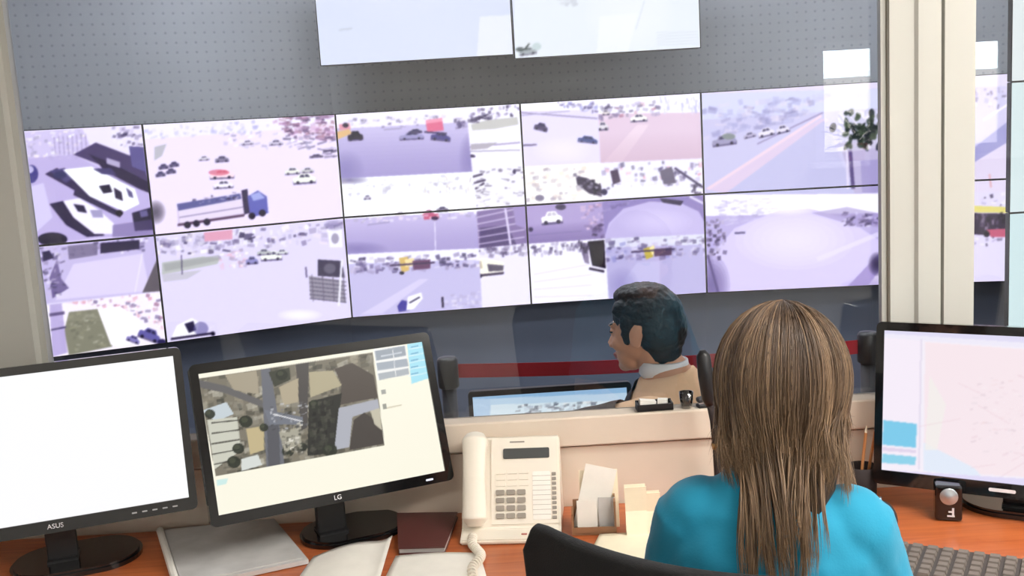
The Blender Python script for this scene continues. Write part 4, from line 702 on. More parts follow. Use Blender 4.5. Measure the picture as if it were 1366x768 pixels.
def cat(cp, n):
    out = []; q = [cp[0]] + cp + [cp[-1]]
    for i in range(1, len(q) - 2):
        for k in range(n):
            u = k / n; p0, p1, p2, p3 = q[i - 1:i + 3]
            out.append(.5 * ((2 * p1) + (p2 - p0) * u + (2 * p0 - 5 * p1 + 4 * p2 - p3) * u * u + (3 * p1 - p0 - 3 * p2 + p3) * u ** 3))
    out.append(cp[-1]); return out
base = cat(cp, 90)
for i, p in enumerate(base):
    tn = (base[min(i + 1, len(base) - 1)] - base[max(i - 1, 0)]).normalized(); s = tn.cross(Vector((0, 0, 1))).normalized(); u = s.cross(tn)
    a = i * 2 * PI / 22; pts.append(p + s * .0078 * math.cos(a) + u * .0078 * math.sin(a))
tube(b, pts, .0024, 6); obj('coiled_cord', b, MT['phone'], t, True)

# papers and small things on the desk
def sheet(name, label, cat, corners, m, z=DZ, bulge=0.0, curl=0.0, th=.0012, group=None, n=14, wav=0.0):
    """corners: four px points on the desk plane, bottom-left, bottom-right, top-right, top-left"""
    P = [at_z(x, y, z) for x, y in corners]; c = sum(P, Vector()) / 4; c.z = z
    b = new_bm(); g = []
    for lay in (0, 1):
        rows = []
        for j in range(n + 1):
            v = j / n; row = []
            for i in range(n + 1):
                u = i / n; p = (P[0] * (1 - u) + P[1] * u) * (1 - v) + (P[3] * (1 - u) + P[2] * u) * v
                dz = bulge * math.sin(PI * u) ** 1.2 * (.5 + .5 * v) + curl * max(0, u - .8) ** 2 * 25 * (.4 + .6 * v) + wav * (1 + math.sin(u * 9 + v * 4)) * .5
                row.append(b.verts.new(p - c + Vector((0, 0, dz + (th if lay else 0)))))
            rows.append(row)
        g.append(rows)
        for j in range(n):
            for i in range(n):
                q = (rows[j][i], rows[j][i + 1], rows[j + 1][i + 1], rows[j + 1][i]); b.faces.new(q if lay else q[::-1])
    A, B = g; ring = [(0, i) for i in range(n + 1)] + [(j, n) for j in range(1, n + 1)] + [(n, i) for i in range(n - 1, -1, -1)] + [(j, 0) for j in range(n - 1, 0, -1)]
    for (j, i), (j2, i2) in zip(ring, ring[1:] + ring[:1]): b.faces.new((A[j][i], A[j2][i2], B[j2][i2], B[j][i]))
    o = obj(name, b, m, None, True); o.location = c + Vector((0, 0, .0006)); tag(o, label, cat, group); return o
folder = empty('document_folder', (0, 0, 0))
q = [at_z(*p, DZ) for p in ((238, 790), (412, 752), (366, 697), (214, 712))]
c = sum(q, Vector()) / 4; folder.location = (c.x, c.y, DZ); tag(folder, 'grey clear plastic folder of papers beside the left monitor stand', 'folder')
b = new_bm(); prism(b, [(p.x - c.x, p.y - c.y) for p in q], .0008, .010); obj('cover', b, MT['greypaper'], folder)
b = new_bm(); e0, e1 = q[3] - c, q[0] - c; e0.z = e1.z = .0085; tube(b, [e0, e1], .008, 8); obj('spine', b, MT['paper'], folder)
b = new_bm(); e2 = q[1] - c; e2.z = e1.z; sq = [(p.x - c.x) * .93 for p in q]; prism(b, [((p.x - c.x) * .93, (p.y - c.y) * .93) for p in q], .0103, .0125); obj('top_sheet', b, MT['greypaper'], folder)
sheet('paper_sheet', 'curled white sheet lying open below the map monitor', 'paper', ((378, 800), (500, 800), (524, 722), (418, 743)), MT['paper'], DZ, .012, .012, group='loose sheets')
sheet('paper_sheet', 'flat white sheet beside the coiled telephone cord', 'paper', ((500, 800), (655, 790), (640, 738), (528, 742)), MT['paper'], DZ, .004, 0, group='loose sheets')
sheet('paper_pad', 'cream paper pad lying in front of the note holder', 'paper pad', ((770, 775), (890, 775), (876, 712), (800, 716)), MT['cream'], DZ, 0, 0, th=.006)
mf = empty('maroon_binder', (0, 0, 0)); q = [at_z(*p, DZ) for p in ((532, 740), (594, 738), (611, 691), (530, 692))]; c = sum(q, Vector()) / 4; mf.location = (c.x, c.y, DZ); tag(mf, 'closed maroon binder between map monitor stand and telephone', 'binder')
S4 = [(p.x - c.x, p.y - c.y) for p in q]
b = new_bm(); prism(b, S4, .0005, .003); prism(b, S4, .012, .0145); obj('cover', b, MT['maroon'], mf)
b = new_bm(); prism(b, [(x * .97, y * .97) for x, y in S4], .003, .012); obj('pages', b, MT['greypaper'], mf)
# note holder with cards, standing sheets
nh = empty('note_holder', (.142, 2.095, DZ), R(-4)); tag(nh, 'small brown note holder full of cards right of the telephone', 'holder')
b = new_bm(); box(b, (0, 0, .003), (.092, .05, .005)); box(b, (.044, 0, .038), (.004, .05, .066)); box(b, (-.044, 0, .025), (.004, .05, .042)); box(b, (0, .023, .033), (.086, .004, .056)); obj('tray', b, MT['holder'], nh)
b = new_bm(); box(b, (0, -.0235, .010), (.084, .003, .014)); obj('front_plate', b, MT['holder'], nh)
def card(name, label, x0, x1, ytop, ybot, Y, lean, m, group, tilt=0.0, th=.0008, roll=0.0):
    P = at_y((x0 + x1) / 2, ybot, Y); Q = at_y((x0 + x1) / 2, ytop, Y); w = (at_y(x1, ybot, Y) - at_y(x0, ybot, Y)).length; h = (Q - P).length
    b = new_bm(); box(b, (0, 0, h / 2), (w, th, h), bev=.0002, seg=1); o = obj(name, b, m); o.location = P; o.rotation_euler = (-lean, roll, tilt); tag(o, label, 'card', group); return o
card('note_card', 'tall cream card at the back of the note holder', 776, 827, 628, 708, 2.112, R(5), MT['cream'], 'note cards', R(-4))
card('note_card', 'pinkish white card leaning left in the note holder', 764, 806, 622, 706, 2.107, R(4), MT['paper'], 'note cards', R(-4), roll=R(14))
card('note_card', 'short printed white card in front inside the note holder', 771, 798, 668, 710, 2.086, R(4), MT['paper'], 'note cards', R(-4))
card('note_card', 'short greyish printed card beside the white one in the holder', 800, 822, 664, 710, 2.084, R(4), MT['greypaper'], 'note cards', R(-4))
for k, (x0, x1, yt, yb, Y, lb) in enumerate(((836, 864, 648, 718, 2.05, 'folded white tent card standing right of the note holder'), (862, 882, 656, 716, 2.075, "folded white tent card half behind the turquoise left shoulder"))):
    P = at_y((x0 + x1) / 2, yb, Y); P.z = DZ; w = (at_y(x1, yb, Y) - at_y(x0, yb, Y)).length; h = (at_y(x0, yt, Y) - P).z
    b = new_bm(); box(b, (0, -.0, h / 2), (w, .0012, h), Matrix.Rotation(R(-9), 3, 'X')); box(b, (0, .0, h / 2), (w, .0012, h), Matrix.Rotation(R(9), 3, 'X'))
    for v in b.verts: v.co.y += (.5 * h * math.sin(R(9))) * (0)
    bm2 = b; o = obj('tent_card', bm2, MT['cream']); o.location = P + Vector((0, 0, .0006)); tag(o, lb, 'card', 'tent cards')
# gooseneck microphone
mb = at_z(962, 690, DZ); mi = empty('desk_microphone', (mb.x, 2.17, DZ)); tag(mi, "black desk microphone standing behind the turquoise left shoulder", 'microphone')
L = lambda x, y: at_y(x, y, 2.17) - Vector((mb.x, 2.17, DZ))
b = new_bm(); prism(b, rrect(.09, .11, .02), 0, .022); bmesh.ops.bevel(b, geom=b.edges[:], offset=.003, segments=2, affect='EDGES'); obj('base', b, MT['black'], mi)
b = new_bm(); tube(b, [(0, 0, .02), tuple(L(958, 640)), tuple(L(956, 600)), tuple(L(952, 560)), tuple(L(946, 532))], .0085, 10); obj('stem', b, MT['darkcloth'], mi, True)
b = new_bm(); p0, p1 = L(957, 598), L(956, 590); tube(b, [p0, p1], .0115, 12); obj('collar', b, MT['amber'], mi, True)
b = new_bm(); tube(b, [L(947, 540), L(945, 532), L(941, 500), L(938, 474), L(937, 467)], [.009, .014, .016, .0145, .006], 14); obj('microphone_head', b, MT['black'], mi, True)
# far ledge of the sill: tray, tumbler, small black things
Yl = GY + .002; zl = .9555
tr = empty('pen_tray', (.30, Yl, zl), R(2)); tag(tr, 'black pen tray holding white slips on the sill below the glass', 'tray')
b = new_bm(); box(b, (0, 0, .004), (.08, .034, .006), bev=.001); box(b, (0, .015, .010), (.08, .004, .018)); box(b, (0, -.015, .009), (.08, .004, .014)); box(b, (.038, 0, .009), (.004, .030, .016)); box(b, (-.038, 0, .009), (.004, .030, .016)); obj('tray', b, MT['black'], tr)
b = new_bm(); box(b, (-.015, 0, .018), (.036, .02, .010), Matrix.Rotation(R(8), 3, 'Y')); box(b, (.02, .004, .015), (.022, .018, .014), Matrix.Rotation(R(-14), 3, 'Z')); obj('slips', b, MT['paper'], tr)
g = empty('glass_tumbler', (.372, Yl, zl)); tag(g, 'small clear glass tumbler on the sill below the glass', 'glass'); b = new_bm(); lathe(b, [(0, 0), (.013, 0), (.016, .036), (.0145, .036), (.0118, .005), (0, .005)], 22); obj('tumbler', b, MT['clear'], g, True)
st = empty('stapler', (.43, Yl, zl), R(12)); tag(st, 'small black stapler on the sill right of the tumbler', 'stapler')
b = new_bm(); box(b, (0, 0, .004), (.072, .02, .008), bev=.002); obj('base', b, MT['black'], st); b = new_bm(); box(b, (0, 0, .022), (.074, .018, .012), Matrix.Rotation(R(-8), 3, 'Y'), bev=.004); box(b, (.03, 0, .012), (.014, .018, .012)); obj('arm', b, MT['charcoal'], st); b = new_bm(); box(b, (-.004, 0, .0145), (.06, .012, .005), Matrix.Rotation(R(-8), 3, 'Y')); obj('magazine', b, MT['silver'], st)
# right end: pencils, mouse, speaker, keyboard
pc = empty('pencil_cup', (.735, 2.185, DZ)); tag(pc, 'dark pencil cup half behind the right monitor', 'cup'); b = new_bm(); lathe(b, [(0, 0), (.03, 0), (.032, .075), (.029, .075), (.027, .004), (0, .004)], 22); obj('cup', b, MT['darkcloth'], pc, True)
for k, (dx, dy, tx, lb) in enumerate(((-.008, -.004, .2, 'first pencil from the left in the dark cup'), (.006, .004, .32, 'middle pencil of three in the dark cup'), (.015, -.006, .44, 'rightmost pencil of three in the dark cup'))):
    p = empty('pencil', (.735 + dx, 2.185 + dy, DZ + .0055)); p.rotation_euler = (0, tx * .55, 0); tag(p, lb, 'pencil', 'pencils in the cup')
    b = new_bm(); lathe(b, [(0, 0), (.0035, 0), (.0035, .145), (0, .145)], 6); obj('shaft', b, MT['pencil'], p); b = new_bm(); lathe(b, [(.0035, .1452), (.0008, .160), (0, .161)], 8); obj('point', b, MT['cream'], p)
pm = at_z(1181, 697, DZ); ms = empty('computer_mouse', (pm.x, pm.y + .02, DZ), R(-12)); tag(ms, "black computer mouse beside the turquoise right sleeve", 'mouse')
b = new_bm(); vs = ellipsoid(b, (0, 0, .0), (.031, .055, .036), 24, 16); bmesh.ops.bisect_plane(b, geom=b.verts[:] + b.edges[:] + b.faces[:], plane_co=(0, 0, .001), plane_no=(0, 0, -1), clear_outer=True); bmesh.ops.holes_fill(b, edges=b.edges[:]); obj('shell', b, MT['charcoal'], ms, True); b = new_bm(); lathe(b, [(0, -.003), (.009, -.003), (.009, .003), (0, .003)], 16, (0, .028, .029), Matrix.Rotation(R(90), 3, 'Y')); obj('wheel', b, MT['silver'], ms, True)
sp = empty('desktop_speaker', (.859, 2.03, DZ), R(-18)); tag(sp, 'small black speaker with silver cone under the right monitor', 'speaker')
b = new_bm(); box(b, (0, .025, .038), (.052, .05, .074), bev=.005); obj('cabinet', b, MT['gloss'], sp); b = new_bm(); lathe(b, [(0, .006), (.007, .004), (.016, .0), (.0175, 0), (.0175, -.004), (0, -.004)], 22, (0, -.002, .053), Matrix.Rotation(R(90), 3, 'X')); obj('cone', b, MT['knob'], sp, True)
b = new_bm(); box(b, (.008, -.001, .020), (.004, .0015, .018)); box(b, (.004, -.001, .012), (.014, .0015, .003)); box(b, (.003, -.001, .021), (.008, .0015, .003)); obj('mark', b, MT['mark'], sp)
kd = Vector((.193, -.11)).normalized(); kc = Vector((.706, 1.909)) + kd * .215 + Vector((kd.y, -kd.x)) * .075
kb = empty('keyboard', (kc.x, kc.y, DZ), math.atan2(kd.y, kd.x)); tag(kb, 'dark keyboard on the desk in front of the right monitor', 'keyboard')
b = new_bm(); box(b, (0, 0, .009), (.44, .155, .016), bev=.004); obj('case', b, MT['keyboard'], kb)
cnt = 0
for r_ in range(6):
    for c_ in range(16):
        if cnt >= 96: break
        b = new_bm(); x, y = -.2 + c_ * .0267, .058 - r_ * .0232
        z0 = .0165; bot = [b.verts.new((x + i * .0105, y + j * .0095, z0)) for i, j in ((-1, -1), (1, -1), (1, 1), (-1, 1))]; top = [b.verts.new((x + i * .008, y + j * .0072, z0 + .007)) for i, j in ((-1, -1), (1, -1), (1, 1), (-1, 1))]
        b.faces.new(top)
        for k in range(4): b.faces.new((bot[k], bot[(k + 1) % 4], top[(k + 1) % 4], top[k]))
        obj('key', b, MT['keyb'], kb); cnt += 1

# office chair
yw = math.atan2(-.25, .42)
ch = empty('office_chair', (.345, 1.50, 0), yw); tag(ch, 'black office chair with curved back behind the person in turquoise', 'chair')
b = new_bm()
# curved back slab, local x across, y forward (back at negative y)
n, mrow = 20, 14; A, Bk = [], []
for j in range(mrow + 1):
    v = j / mrow; ra, rb = [], []
    for i in range(n + 1):
        u = 2 * i / n - 1
        hw = .245 - .02 * (1 - v) - .012 * v * v
        x = u * hw - .030; ztop = 1.036 + .010 * u * u + .012 * (-u) * .5 - (.05 * max(0, abs(u) - .86) / .14 * max(0, abs(u) - .86) / .14); zbot = .60 + .03 * u * u
        z = zbot + (ztop - zbot) * v; y = -.245 + .05 * u * u - .05 * (v - .3)
        ra.append(b.verts.new((x, y, z))); rb.append(b.verts.new((x, y - .022, z - .002)))
    A.append(ra); Bk.append(rb)
for j in range(mrow):
    for i in range(n):
        b.faces.new((A[j][i], A[j + 1][i], A[j + 1][i + 1], A[j][i + 1])); b.faces.new((Bk[j][i], Bk[j][i + 1], Bk[j + 1][i + 1], Bk[j + 1][i]))
ring = [(0, i) for i in range(n + 1)] + [(j, n) for j in range(1, mrow + 1)] + [(mrow, i) for i in range(n - 1, -1, -1)] + [(j, 0) for j in range(mrow - 1, 0, -1)]
for (j, i), (j2, i2) in zip(ring, ring[1:] + ring[:1]): b.faces.new((A[j][i], A[j2][i2], Bk[j2][i2], Bk[j][i]))
bk = obj('backrest', b, MT['meshback'], ch, True); md = bk.modifiers.new('bevel', 'BEVEL'); md.width = .008; md.segments = 3
b = new_bm(); box(b, (0, 0, .455), (.47, .46, .07), bev=.03, seg=4); obj('seat', b, MT['meshback'], ch, True)
b = new_bm(); tube(b, [(0, -.02, .40), (0, -.20, .41), (0, -.285, .47), (0, -.29, .64), (0, -.285, .72)], [(.03, .012)] * 5, 12, side=(1, 0, 0)); obj('back_support', b, MT['black'], ch, True)
b = new_bm(); lathe(b, [(.028, .09), (.028, .26), (.018, .26), (.018, .415), (0, .415)], 18); obj('gas_column', b, MT['charcoal'], ch, True)
for k in range(5):
    a = R(72 * k + 20); dx, dy = math.cos(a), math.sin(a)
    b = new_bm(); tube(b, [(dx * .02, dy * .02, .115), (dx * .16, dy * .16, .10), (dx * .30, dy * .30, .075)], [(.024, .018), (.02, .015), (.014, .012)], 10, side=(-dy, dx, 0)); leg = obj('leg', b, MT['black'], ch, True)
    b = new_bm(); 
    for sgn in (-1, 1): lathe(b, [(0, -.008), (.026, -.008), (.029, 0), (.026, .008), (0, .008)], 16, (dx * .30 - dy * .014 * sgn, dy * .30 + dx * .014 * sgn, .029), Matrix.Rotation(a, 3, 'Z') @ Matrix.Rotation(R(90), 3, 'X'))
    obj('caster', b, MT['black'], leg, True)
# ------------------------------------------------------------------ people
def hand(b, w, d, up, side, curl=.5, sc=1.0):
    """w wrist, d pointing along the hand, up back of the hand, side towards the thumb"""
    w, d, up, side = Vector(w), Vector(d).normalized(), Vector(up).normalized(), Vector(side).normalized()
    tube(b, [w - d * .02 * sc, w + d * .012 * sc, w + d * .045 * sc, w + d * .082 * sc], [(.022 * sc, .016 * sc), (.027 * sc, .015 * sc), (.038 * sc, .0145 * sc), (.037 * sc, .011 * sc)], 14, side=side)
    for k, (o, L, s) in enumerate(((.029, .072, .05), (.010, .080, 0), (-.009, .074, -.05), (-.027, .058, -.1))):
        p = w + d * .078 * sc + side * o * sc; dd = (d + side * s).normalized(); pts = [p - dd * .012 * sc, p]; a = .12
        for f, c in ((.45, .5), (.32, .7), (.23, .6)):
            a += curl * c; q = dd * math.cos(a) - up * math.sin(a); p = p + q * L * f * sc; pts.append(p.copy())
        tube(b, pts, [.0088 * sc, .009 * sc, .0082 * sc, .0075 * sc, .0058 * sc], 8)
    p = w + d * .022 * sc + side * .024 * sc; pts = [w + d * .012 * sc + side * .012 * sc, p]
    for f, c in ((.036, .15), (.03, .3), (.024, .4)):
        q = (d * .75 + side * (.75 - c) - up * (.25 + c * .6)).normalized(); p = p + q * f * sc; pts.append(p.copy())
    tube(b, pts, [.012 * sc, .0125 * sc, .0105 * sc, .0095 * sc, .007 * sc], 9)
def head(b, c, rot, s=1.0, male=False):
    """skull, jaw, nose, ears, lips in head space: +Y faces forward"""
    H = lambda x, y, z: Vector(c) + rot @ (Vector((x, y, z)) * s)
    e = lambda p, r: ellipsoid(b, H(*p), tuple(k * s for k in r), 20, 14, rot)
    e((0, -.012, .03), (.074, .092, .082)); e((0, .022, -.012), (.062, .072, .075)); e((0, .045, -.062), (.044, .04, .045)); e((0, .066, -.092), (.022, .02, .018))
    for sx in (-1, 1):
        e((sx * .034, .058, -.026), (.024, .026, .024)); e((sx * .074, -.006, -.004), (.007, .019, .03)); e((sx * .077, -.014, .006), (.006, .014, .02))
        e((sx * .031, .079, .006), (.0135, .0095, .0085)); e((sx * .031, .077, .026), (.021, .010, .006))
    tube(b, [H(0, .082, .016), H(0, .092, -.010), H(0, .103, -.030), H(0, .090, -.042)], [.007 * s, .0085 * s, .0115 * s, .007 * s], 10); e((.011, .095, -.036), (.009, .011, .008)); e((-.011, .095, -.036), (.009, .011, .008))
    e((0, .088, -.060), (.021, .010, .0055)); e((0, .086, -.069), (.017, .010, .006))
    return H
def paint_face(me, H, rot, mats_idx, s=1.0):
    inv = rot.inverted()
    o = H(0, 0, 0)
    for p in me.polygons:
        q = (inv @ (Vector(p.center) - o)) / s
        if q.y > .07:
            for sx in (-1, 1):
                if ((q.x - sx * .031) / .0115) ** 2 + ((q.z - .006) / .0055) ** 2 < 1: p.material_index = 2
                if ((q.x - sx * .031) / .02) ** 2 + ((q.z - .030 + abs(q.x - sx * .031) * .15) / .0035) ** 2 < 1: p.material_index = 2
            if (q.x / .022) ** 2 + ((q.z + .0645) / .011) ** 2 < 1: p.material_index = 1
def limb_set(b, sh, el, wr, r=(.047, .038, .034, .030, .021)):
    sh, el, wr = Vector(sh), Vector(el), Vector(wr)
    tube(b, [sh, sh.lerp(el, .35), sh.lerp(el, .8), el, el.lerp(wr, .3), wr], [r[0], r[0] * .95, r[1], r[1] * .98, r[2] * 1.03, r[4]], 14); ellipsoid(b, sh, (r[0] * 1.05,) * 3, 16, 12)
def legs(b, f=1.0, kx=.12, sole=.02):
    for sx in (-1, 1):
        tube(b, [(sx * .085, -.03, .535), (sx * .10, .2, .525), (sx * kx, .41, .51), (sx * kx, .44, .46), (sx * kx, .43, .30), (sx * kx, .42, .09)], [.09, .078, .058, .054, .052, .034], 16, side=(1, 0, 0))
        tube(b, [(sx * kx, .39, .05), (sx * kx, .46, .045), (sx * kx, .54, .035), (sx * kx, .60, .028)], [(.034, .036), (.04, .036), (.042, .027), (.024, .018)], 14, side=(1, 0, 0))
        ellipsoid(b, (sx * kx, .41, .07), (.036, .045, .06), 14, 10)
def torso(b, T):
    tube(b, [t[0] for t in T], [t[1] for t in T], 28, side=(1, 0, 0))
def rumple(me, amp, sc, z0=None):
    co = [v.co.copy() for v in me.vertices]; no = [v.normal.copy() for v in me.vertices]
    out = np.empty((len(co), 3), np.float32)
    for k, (c, n) in enumerate(zip(co, no)): out[k] = c + n * (amp * (noise.noise(c * sc) + .5 * noise.noise(c * sc * 2.3)))
    me.vertices.foreach_set('co', out.ravel()); me.update()

# ---- woman at the desk, seen from behind
W = empty('person', (.352, 1.435, 0), R(-13)); tag(W, 'person with long brown hair in turquoise t-shirt sitting at the desk from behind', 'person')
wrot = Matrix.Rotation(R(-10), 3, 'Z') @ Matrix.Rotation(R(-12), 3, 'X'); wc = (.022, .062, 1.190)
TW = [((0, -.02, .46), (.15, .105)), ((0, -.02, .53), (.172, .12)), ((0, -.01, .62), (.155, .105)), ((0, .0, .72), (.128, .092)), ((0, .0, .83), (.138, .10)), ((0, .005, .93), (.152, .105)), ((0, .0, .99), (.145, .09)), ((0.002, .0, 1.035), (.124, .07)), ((.006, .008, 1.065), (.085, .056)), ((.010, .016, 1.09), (.052, .05)), ((.018, .035, 1.15), (.046, .048)), ((.02, .045, 1.19), (.045, .05))]
SHL, SHR = (-.113, .0, 1.018), (.116, .0, 1.010)
ARM = [(SHL, (-.165, .05, .80), (-.12, .27, .788)), (SHR, (.176, .045, .80), (.14, .27, .788))]
b = new_bm(); torso(b, TW); H = head(b, wc, wrot); legs(b)
for (s, e, w), sx in zip(ARM, (-1, 1)):
    limb_set(b, s, e, w); hand(b, w, (-.05 * sx, 1, -.06), (0, .06, 1), (-sx, 0, 0), .45, .95)
me = remeshed(b, .0048, 3)
for m in (MT['skin'], MT['lips'], MT['eye']): me.materials.append(m)
paint_face(me, H, wrot, None); body = obj('body', me, MT['skin'], W, True)
def garment(name, build, voxel, amp, sc, m, parent, cuts=()):
    b = new_bm(); build(b); me = remeshed(b, voxel, 3); rumple(me, amp, sc)
    b = new_bm(); b.from_mesh(me); bpy.data.meshes.remove(me)
    for co, no in cuts:
        bmesh.ops.bisect_plane(b, geom=b.verts[:] + b.edges[:] + b.faces[:], plane_co=co, plane_no=no, clear_outer=True)
    o = obj(name, b, m, parent, True); return o
def shirt_w(b):
    g = .010
    T = [(p, (rx + g, ry + g)) for p, (rx, ry) in TW[1:9]]; T[0] = ((0, -.02, .50), (.185, .135)); T[-1] = ((.006, .006, 1.072), (.080, .060)); T.append(((.009, .012, 1.088), (.064, .058))); torso(b, T)
    for (s, e, w), sx in zip(ARM, (-1, 1)):
        s, e = Vector(s), Vector(e); tube(b, [s + Vector((-.02 * sx, 0, .012)), s, s.lerp(e, .3), s.lerp(e, .62), s.lerp(e, .86)], [.052, .058, .056, .055, .057], 18); ellipsoid(b, s + Vector((-.012 * sx, -.0, .004)), (.06, .06, .058))
garment('t_shirt', shirt_w, .006, .0035, 16, MT['shirt'], W)
def trousers(b):
    g = .009; torso(b, [((0, -.02, .45), (.158, .113)), ((0, -.02, .53), (.18, .128)), ((0, -.015, .60), (.166, .116))])
    for sx in (-1, 1): tube(b, [(sx * .085, -.03, .535), (sx * .10, .2, .525), (sx * .12, .41, .51), (sx * .12, .44, .46), (sx * .12, .43, .30), (sx * .12, .42, .12)], [.1, .088, .068, .064, .062, .058], 18, side=(1, 0, 0))
garment('trousers', trousers, .007, .003, 18, MT['jean'], W)
def shoes(kx=.12):
    b = new_bm()
    for sx in (-1, 1):
        tube(b, [(sx * kx, .355, .04), (sx * kx, .40, .044), (sx * kx, .46, .046), (sx * kx, .54, .036), (sx * kx, .61, .026)], [(.03, .036), (.042, .044), (.047, .044), (.049, .034), (.028, .024)], 16, side=(1, 0, 0)); ellipsoid(b, (sx * kx, .405, .075), (.042, .052, .045), 16, 12)
    me = remeshed(b, .005, 3)
    for v in me.vertices: v.co.z = max(v.co.z, .001)
    return me
obj('shoes', shoes(), MT['shoe'], W, True)

# hair: inner cap and clumped tapering strands
hb = new_bm(); hcol = []
hl = hb.verts.layers.float_color.new('tint')
def hv(p, c): v = hb.verts.new(p); v[hl] = (*c, 1); return v
wcv = Vector(wc); EX, EY, EZ = .094, .110, .112; hc = Vector((0, -.012, .022))
def scalp(th, ph, k=1.0):                      # ph: 0 = right (+x), 90 = face, 270 = back
    return hc + Vector((EX * k * math.sin(th) * math.cos(ph), EY * k * math.sin(th) * math.sin(ph), EZ * k * math.cos(th)))
BR = [(66, 51, 40), (84, 65, 50), (102, 80, 61), (124, 100, 77), (146, 120, 94), (74, 57, 44), (94, 74, 57)]
def strand(pts, r, c0, c1):
    pts = [Vector(p) for p in pts]; n = len(pts); prev = None
    for i, p in enumerate(pts):
        t = (pts[min(i + 1, n - 1)] - pts[max(i - 1, 0)]).normalized(); o_ = p - wcv; o_.z *= .5; s = t.cross(o_); s = (s if s.length > 1e-5 else t.orthogonal()).normalized(); u = s.cross(t)
        f = i / (n - 1); rr = r * (.55 + .9 * f if f < .5 else 1.0) * (1 - max(0, f - .72) / .28 * .93); g = f ** 1.6; c = [a * (1 - g) + q * g for a, q in zip(c0, c1)]
        ring = [hv(p + s * rr * math.cos(a) + u * rr * .6 * math.sin(a), c) for a in (0, 2.09, 4.19)]
        if prev:
            for k in range(3): hb.faces.new((prev[k], prev[(k + 1) % 3], ring[(k + 1) % 3], ring[k]))
        prev = ring
rs = random.Random(5)
def to_body(p): return wcv + wrot @ p           # head space -> body space
def lock(ph, th0, th1, zend, xin, n, spread, yend=None, lift=1.0, tight=.006, thick=1.0):
    """one lock: n strands from the scalp at angle ph, over the head to th1, then falling together to height zend (body space)"""
    w0 = rs.choice(BR); sw = rs.gauss(0, .06); kx = rs.gauss(0, .03); bow = rs.gauss(0, .010); zl = zend + rs.gauss(0, .008)
    for _ in range(int(n * 2.1)):
        dp = rs.gauss(0, spread); p0 = ph + dp; a0 = max(.03, th0 + rs.gauss(0, .1)); a1 = th1 + rs.gauss(0, .05); k = lift * (1.0 + rs.uniform(-.02, .035)); pts = []
        for i in range(9):
            f = i / 8; th = a0 + (a1 - a0) * f; pts.append(to_body(scalp(th, p0 + sw * f - dp * .35 * f * f, k * (1 - .05 * (1 - f) ** 2))))
        q = pts[-1]; dr = (pts[-1] - pts[-2]).normalized(); ze = zl + rs.gauss(0, tight * 1.8)
        qc = to_body(scalp(th1, ph + sw, lift))
        xc = wcv.x + (qc.x - wcv.x) * (xin + kx) + rs.gauss(0, tight)
        yb = yend if yend is not None else (q.y - wcv.y) * .55 + wcv.y
        yb += rs.gauss(0, .004); e = Vector((xc, yb, ze)); L = max(.02, (q - e).length); c1 = q + dr * L * .42; c2 = e + Vector((0, -.004, L * .35)); c2.x = (xc * .55 + (wcv.x + (q.x - wcv.x) * xin) * .45) + bow
        for i in range(1, 11):
            f = i / 10; pts.append(q * (1 - f) ** 3 + c1 * 3 * f * (1 - f) ** 2 + c2 * 3 * f * f * (1 - f) + e * f ** 3)
        w = w0 if rs.random() < .72 else rs.choice(BR); tip = rs.choice(BR[2:5] + [(150, 120, 90), (128, 102, 76)])
        strand(pts, rs.uniform(.0006, .0013) * thick, lin(w), lin(tip))
# outer shell all round except the face: rounded, tucking in towards the neck
for k in range(190):
    ph = R(rs.uniform(150, 390)); back = -math.sin(ph)
    th1 = rs.uniform(1.75, 2.15); ze = rs.uniform(1.065, 1.125)
    lock(ph, rs.uniform(.05, .8), th1, ze, rs.uniform(.40, .68) if ze < 1.092 else rs.uniform(.78, .96), 17, .06, None if back < .35 else -.045, rs.uniform(.99, 1.03))
# sides in front of the ears
for sx in (0, 1):
    for k in range(22):
        a = rs.uniform(-6, 38); ph = R(a if sx == 0 else 180 - a)
        lock(ph, rs.uniform(.15, .5), rs.uniform(1.7, 2.0), rs.uniform(1.075, 1.12), rs.uniform(.78, .96), 14, .05, wcv.y + rs.uniform(-.02, .03))
# long lower layers spreading over the shirt in separate wisps
for ph, ze, xi, n in ((258, .955, .75, 16), (248, .935, 1.15, 26), (240, .945, 1.0, 24), (233, .965, 1.1, 18), (264, .975, .8, 16), (271, .99, .6, 16), (277, 1.01, .6, 14), (285, .975, .9, 18), (293, .960, .85, 22), (303, .985, .8, 16), (318, 1.0, .85, 14), (330, 1.015, 1.0, 12), (226, .99, .95, 14), (217, 1.025, .95, 12), (268, .958, .4, 12), (251, .95, .5, 18), (281, .97, .5, 12), (309, 1.01, .95, 14), (240, 1.0, .7, 16), (297, 1.02, .6, 16), (262, 1.0, .3, 14), (288, 1.0, .3, 14), (244, 1.015, .8, 14), (255, 1.02, .6, 14), (275, 1.02, .5, 14), (300, 1.03, .7, 14), (312, 1.03, .75, 12), (232, 1.03, .8, 12)):
    lock(R(ph), rs.uniform(.12, .4), 2.05, ze, xi * .86, int(n * .8), .075, -.100 - (1.06 - ze) * .10, .965, .0036, 1.1)
# right front locks lying on the shoulder
for k in range(5): lock(R(rs.uniform(348, 368)), .4, 1.95, rs.uniform(1.035, 1.07), .94 + .04 * k, 11, .05, wcv.y - .10 + .02 * k, 1.0, .005)
